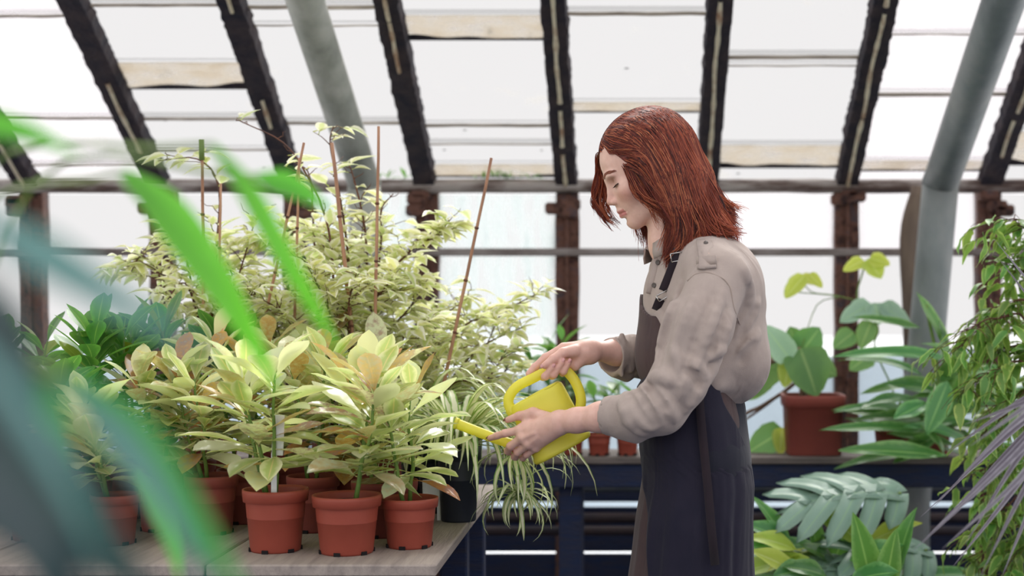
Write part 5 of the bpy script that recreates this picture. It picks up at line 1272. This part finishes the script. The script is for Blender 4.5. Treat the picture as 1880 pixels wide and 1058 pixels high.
fig('weeping fig with small wavy variegated leaves at the upper right edge', 1960, 3.45, [[(1900, 640, 0), (1830, 585, 0), (1770, 610, 0)], [(1900, 600, 0), (1850, 560, .05), (1790, 600, .05), (1765, 640, .05)], [(1920, 500, 0), (1880, 410, 0), (1832, 405, 0)], [(1900, 560, .05), (1870, 500, .05), (1850, 470, .05)],
    [(1900, 700, 0), (1830, 680, 0), (1765, 720, 0)], [(1900, 680, .1), (1850, 640, .1), (1800, 660, .12)], [(1910, 740, 0), (1850, 760, 0), (1790, 810, 0)], [(1920, 540, .1), (1900, 470, .1), (1870, 440, .1)], [(1900, 640, .1), (1860, 600, .2), (1820, 560, .2)]], 520)
fig('lower weeping fig filling the bottom right corner behind the purple straps', 1990, 3.60, [[(1920, 860, 0), (1850, 840, 0), (1780, 880, 0)], [(1920, 900, 0), (1860, 920, 0), (1800, 980, 0)], [(1920, 960, .1), (1850, 980, .1), (1780, 1040, .1)], [(1930, 800, .1), (1860, 780, .1), (1800, 830, .1)], [(1930, 960, .0), (1880, 1000, 0), (1850, 1060, 0)], [(1930, 880, .2), (1870, 860, .2), (1830, 900, .2)], [(1930, 1000, .2), (1860, 1010, .2), (1760, 1000, .2)], [(1930, 760, 0), (1880, 740, 0), (1830, 750, 0)]], 520)
# purple strap-leaved plant leaning in from the right
e = empty('strap_leaved_plant', (P(2080, 0, 2.45).x, 2.45, 0), 'purple-grey plant with long narrow strap leaves arching in from the right edge', 'plant'); c = Vector(e.location)
pot(e, c, .11, .2, M_pot_black, notch=False); cr = P(2010, 720, 2.45)
MB().tube(smooth_path([c+Vector((0, 0, .18)), c.lerp(cr, .5)+Vector((0, .01, .05)), cr], 5), .014, 10).build('stem', M_bark, e, True)
def strap_px(parent, mat, pts, wpx, name='leaf', face=(0, -1, .4), n=5, fold=.35, tip=.2, base=.25):
    pp = smooth_path([P(*q) for q in pts], n); m = len(pp); v = []; f = []; uv = []
    for i, p in enumerate(pp):
        t = i/(m-1); tt = (pp[min(i+1, m-1)]-pp[max(0, i-1)]).normalized(); s = Vector(face).cross(tt).normalized(); u = tt.cross(s)
        w_ = wpx*p.y/F/2*min(1, base+t*2.2)*(1 if t < 1-tip*2 else max(.03, math.sin(math.pi/2*(1-t)/(tip*2))))
        for q in (-1, -.5, 0, .5, 1): v.append(p+s*w_*q+u*fold*abs(q)*w_); uv.append((t, .5+q/2))
    for i in range(m-1):
        for j in range(4): f.append((i*5+j, i*5+5+j, i*5+6+j, i*5+1+j))
    o = mesh_obj(name, v, f, mat, parent); ul = o.data.uv_layers.new(name='UVMap')
    for li, l in enumerate(o.data.loops): ul.data[li].uv = uv[l.vertex_index]
    return o
for tip, mid, w_, dy in (((1676, 1012), (1850, 850), 15, -.25), ((1702, 985), (1840, 850), 15, -.1), ((1722, 972), (1850, 830), 14, 0), ((1730, 1008), (1870, 880), 16, -.3), ((1772, 1000), (1870, 840), 15, -.15), ((1690, 950), (1850, 800), 13, .1), ((1800, 1058), (1890, 880), 16, -.2), ((1840, 1058), (1905, 900), 16, -.1),
                         ((1740, 830), (1870, 740), 16, -.1), ((1716, 930), (1840, 800), 14, .15), ((1770, 780), (1880, 740), 14, -.2), ((1830, 470), (1900, 560), 9, .1), ((1826, 440), (1890, 520), 8, .2), ((1760, 880), (1860, 780), 15, -.3), ((1780, 820), (1880, 750), 15, -.35), ((1750, 1040), (1860, 900), 15, -.05)):
    strap_px(e, ML['cord'], [(2010, 720, 2.45), ((2010+mid[0])/2, (720+mid[1])/2-18, 2.45+dy*.4), (*mid, 2.45+dy*.8), (*tip, 2.45+dy)], w_, tip=.35)
# bare leaning branch by the blue pane
e = empty('dry_branch', P(1372, 762, 4.6), 'bare brown branch leaning behind the back of the apron', 'branch'); e.location.z = BZ
MB().tube(smooth_path([Vector((P(1360, 770, 4.6).x, 4.6, BZ)), P(1362, 768, 4.6), P(1400, 745, 4.6), P(1450, 712, 4.6), P(1470, 690, 4.58)], 4), .006, 8).build('limb', M_bark, e, True)
MB().tube(smooth_path([P(1362, 775, 4.6), P(1410, 742, 4.62), P(1455, 705, 4.62)], 4), .004, 8).build('side_limb', M_bark, e, True)
# ---- weeds growing in the eave gutter
for px, py in ((715, 318), (950, 322), (905, 326)):
    q = P(px, py, WALL-.04); q.z = wz(331); e = empty('gutter_weed', q, {715: 'small weed growing on the eave pipe near the pale pipe', 950: 'larger weed sprouting on the eave pipe right of the leaning cane', 905: 'small weed on the eave pipe by the cane top'}[px], 'weed', 'weeds on the eave pipe')
    for k in range(14): inst('leaf', R.choice(V_fern), frame(q+Vector((R.uniform(-.06, .06), R.uniform(-.02, .0), 0)), rdir(R.uniform(0, 6.28), R.uniform(.3, 1.3)), scale=R.uniform(.25, .5)), e)
# ---- big strap-leaved plant close to the camera at the left, out of focus
fb = Vector((P(-420, 0, 1.05).x, 1.05, 0)); e = empty('foreground_plant', fb, 'blurred foreground plant with broad green strap leaves arching in from the left', 'plant'); pot(e, fb, .14, .26, M_pot_black, notch=False)
hub = Vector((fb.x, fb.y, .62)); MB().tube([fb+Vector((0, 0, .24)), hub], [.02, .016], 10).build('stem', M_stem_gr, e, True)
for pts, w_, m, st in (
    ([(226, 318, 1.05), (300, 380, 1.03), (385, 495, 1.02), (450, 600, 1.03), (512, 720, 1.06)], 76, 'fore', (-60, 420, 1.25)),
    ([(390, 268, 1.0), (455, 350, .98), (530, 485, .98), (585, 580, 1.0), (632, 665, 1.02)], 44, 'fore', (-40, 330, 1.3)),
    ([(470, 325, 1.10), (540, 345, 1.10), (610, 390, 1.10)], 52, 'fore', (60, 340, 1.2)),
    ([(-160, 232, .85), (-40, 230, .85), (60, 248, .85), (150, 288, .85)], 58, 'fore', (-300, 420, 1.0)),
    ([(-60, 385, .50), (80, 470, .50), (220, 555, .51), (400, 660, .53)], 84, 'fore_sheen', (-260, 420, .7)),
    ([(-90, 470, .48), (0, 600, .47), (50, 760, .47), (70, 900, .48)], 110, 'fore_shade', (-260, 480, .7)),
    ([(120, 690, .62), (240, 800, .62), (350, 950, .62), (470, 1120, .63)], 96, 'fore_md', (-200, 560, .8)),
    ([(110, 700, .58), (225, 815, .57), (320, 960, .57), (400, 1110, .58)], 50, 'fore_sheen', (-200, 600, .8)),
    ([(-60, 690, .46), (80, 830, .45), (190, 970, .45), (300, 1150, .46)], 100, 'fore_shade', (-280, 620, .7)),
    ([(-80, 600, .44), (20, 720, .43), (130, 900, .43), (200, 1060, .44)], 46, 'fore_sheen', (-280, 600, .7)),
    ([(-90, 840, .44), (20, 930, .43), (110, 1040, .43), (180, 1160, .44)], 120, 'fore_shade', (-300, 760, .7)),
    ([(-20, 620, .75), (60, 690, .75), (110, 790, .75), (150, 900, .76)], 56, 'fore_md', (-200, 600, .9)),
    ([(-120, 760, .60), (-20, 860, .60), (60, 980, .60), (110, 1120, .60)], 130, 'fore_shade', (-320, 740, .8)),  # this and the next two dark leaves are added to deepen the corner shade
    ([(-60, 930, .66), (60, 960, .66), (180, 1010, .66), (300, 1100, .66)], 110, 'fore_shade', (-320, 900, .8)),
    ([(-140, 560, .62), (-60, 640, .62), (10, 760, .62), (40, 900, .62)], 120, 'fore_shade', (-320, 640, .8)),
    ([(240, 870, 1.0), (290, 940, 1.0), (320, 1010, 1.0), (330, 1070, 1.0)], 34, 'fore', (0, 760, 1.0))):
    o = strap_px(e, ML[m], pts, w_, tip=.38, base=.30, fold=.25)
    a0 = P(*pts[0]); MB().tube(smooth_path([hub, (hub+P(*st))/2+Vector((0, 0, .05)), P(*st), a0], 5), .0022, 6).build('leaf_stalk', M_stem_gr, e, True)
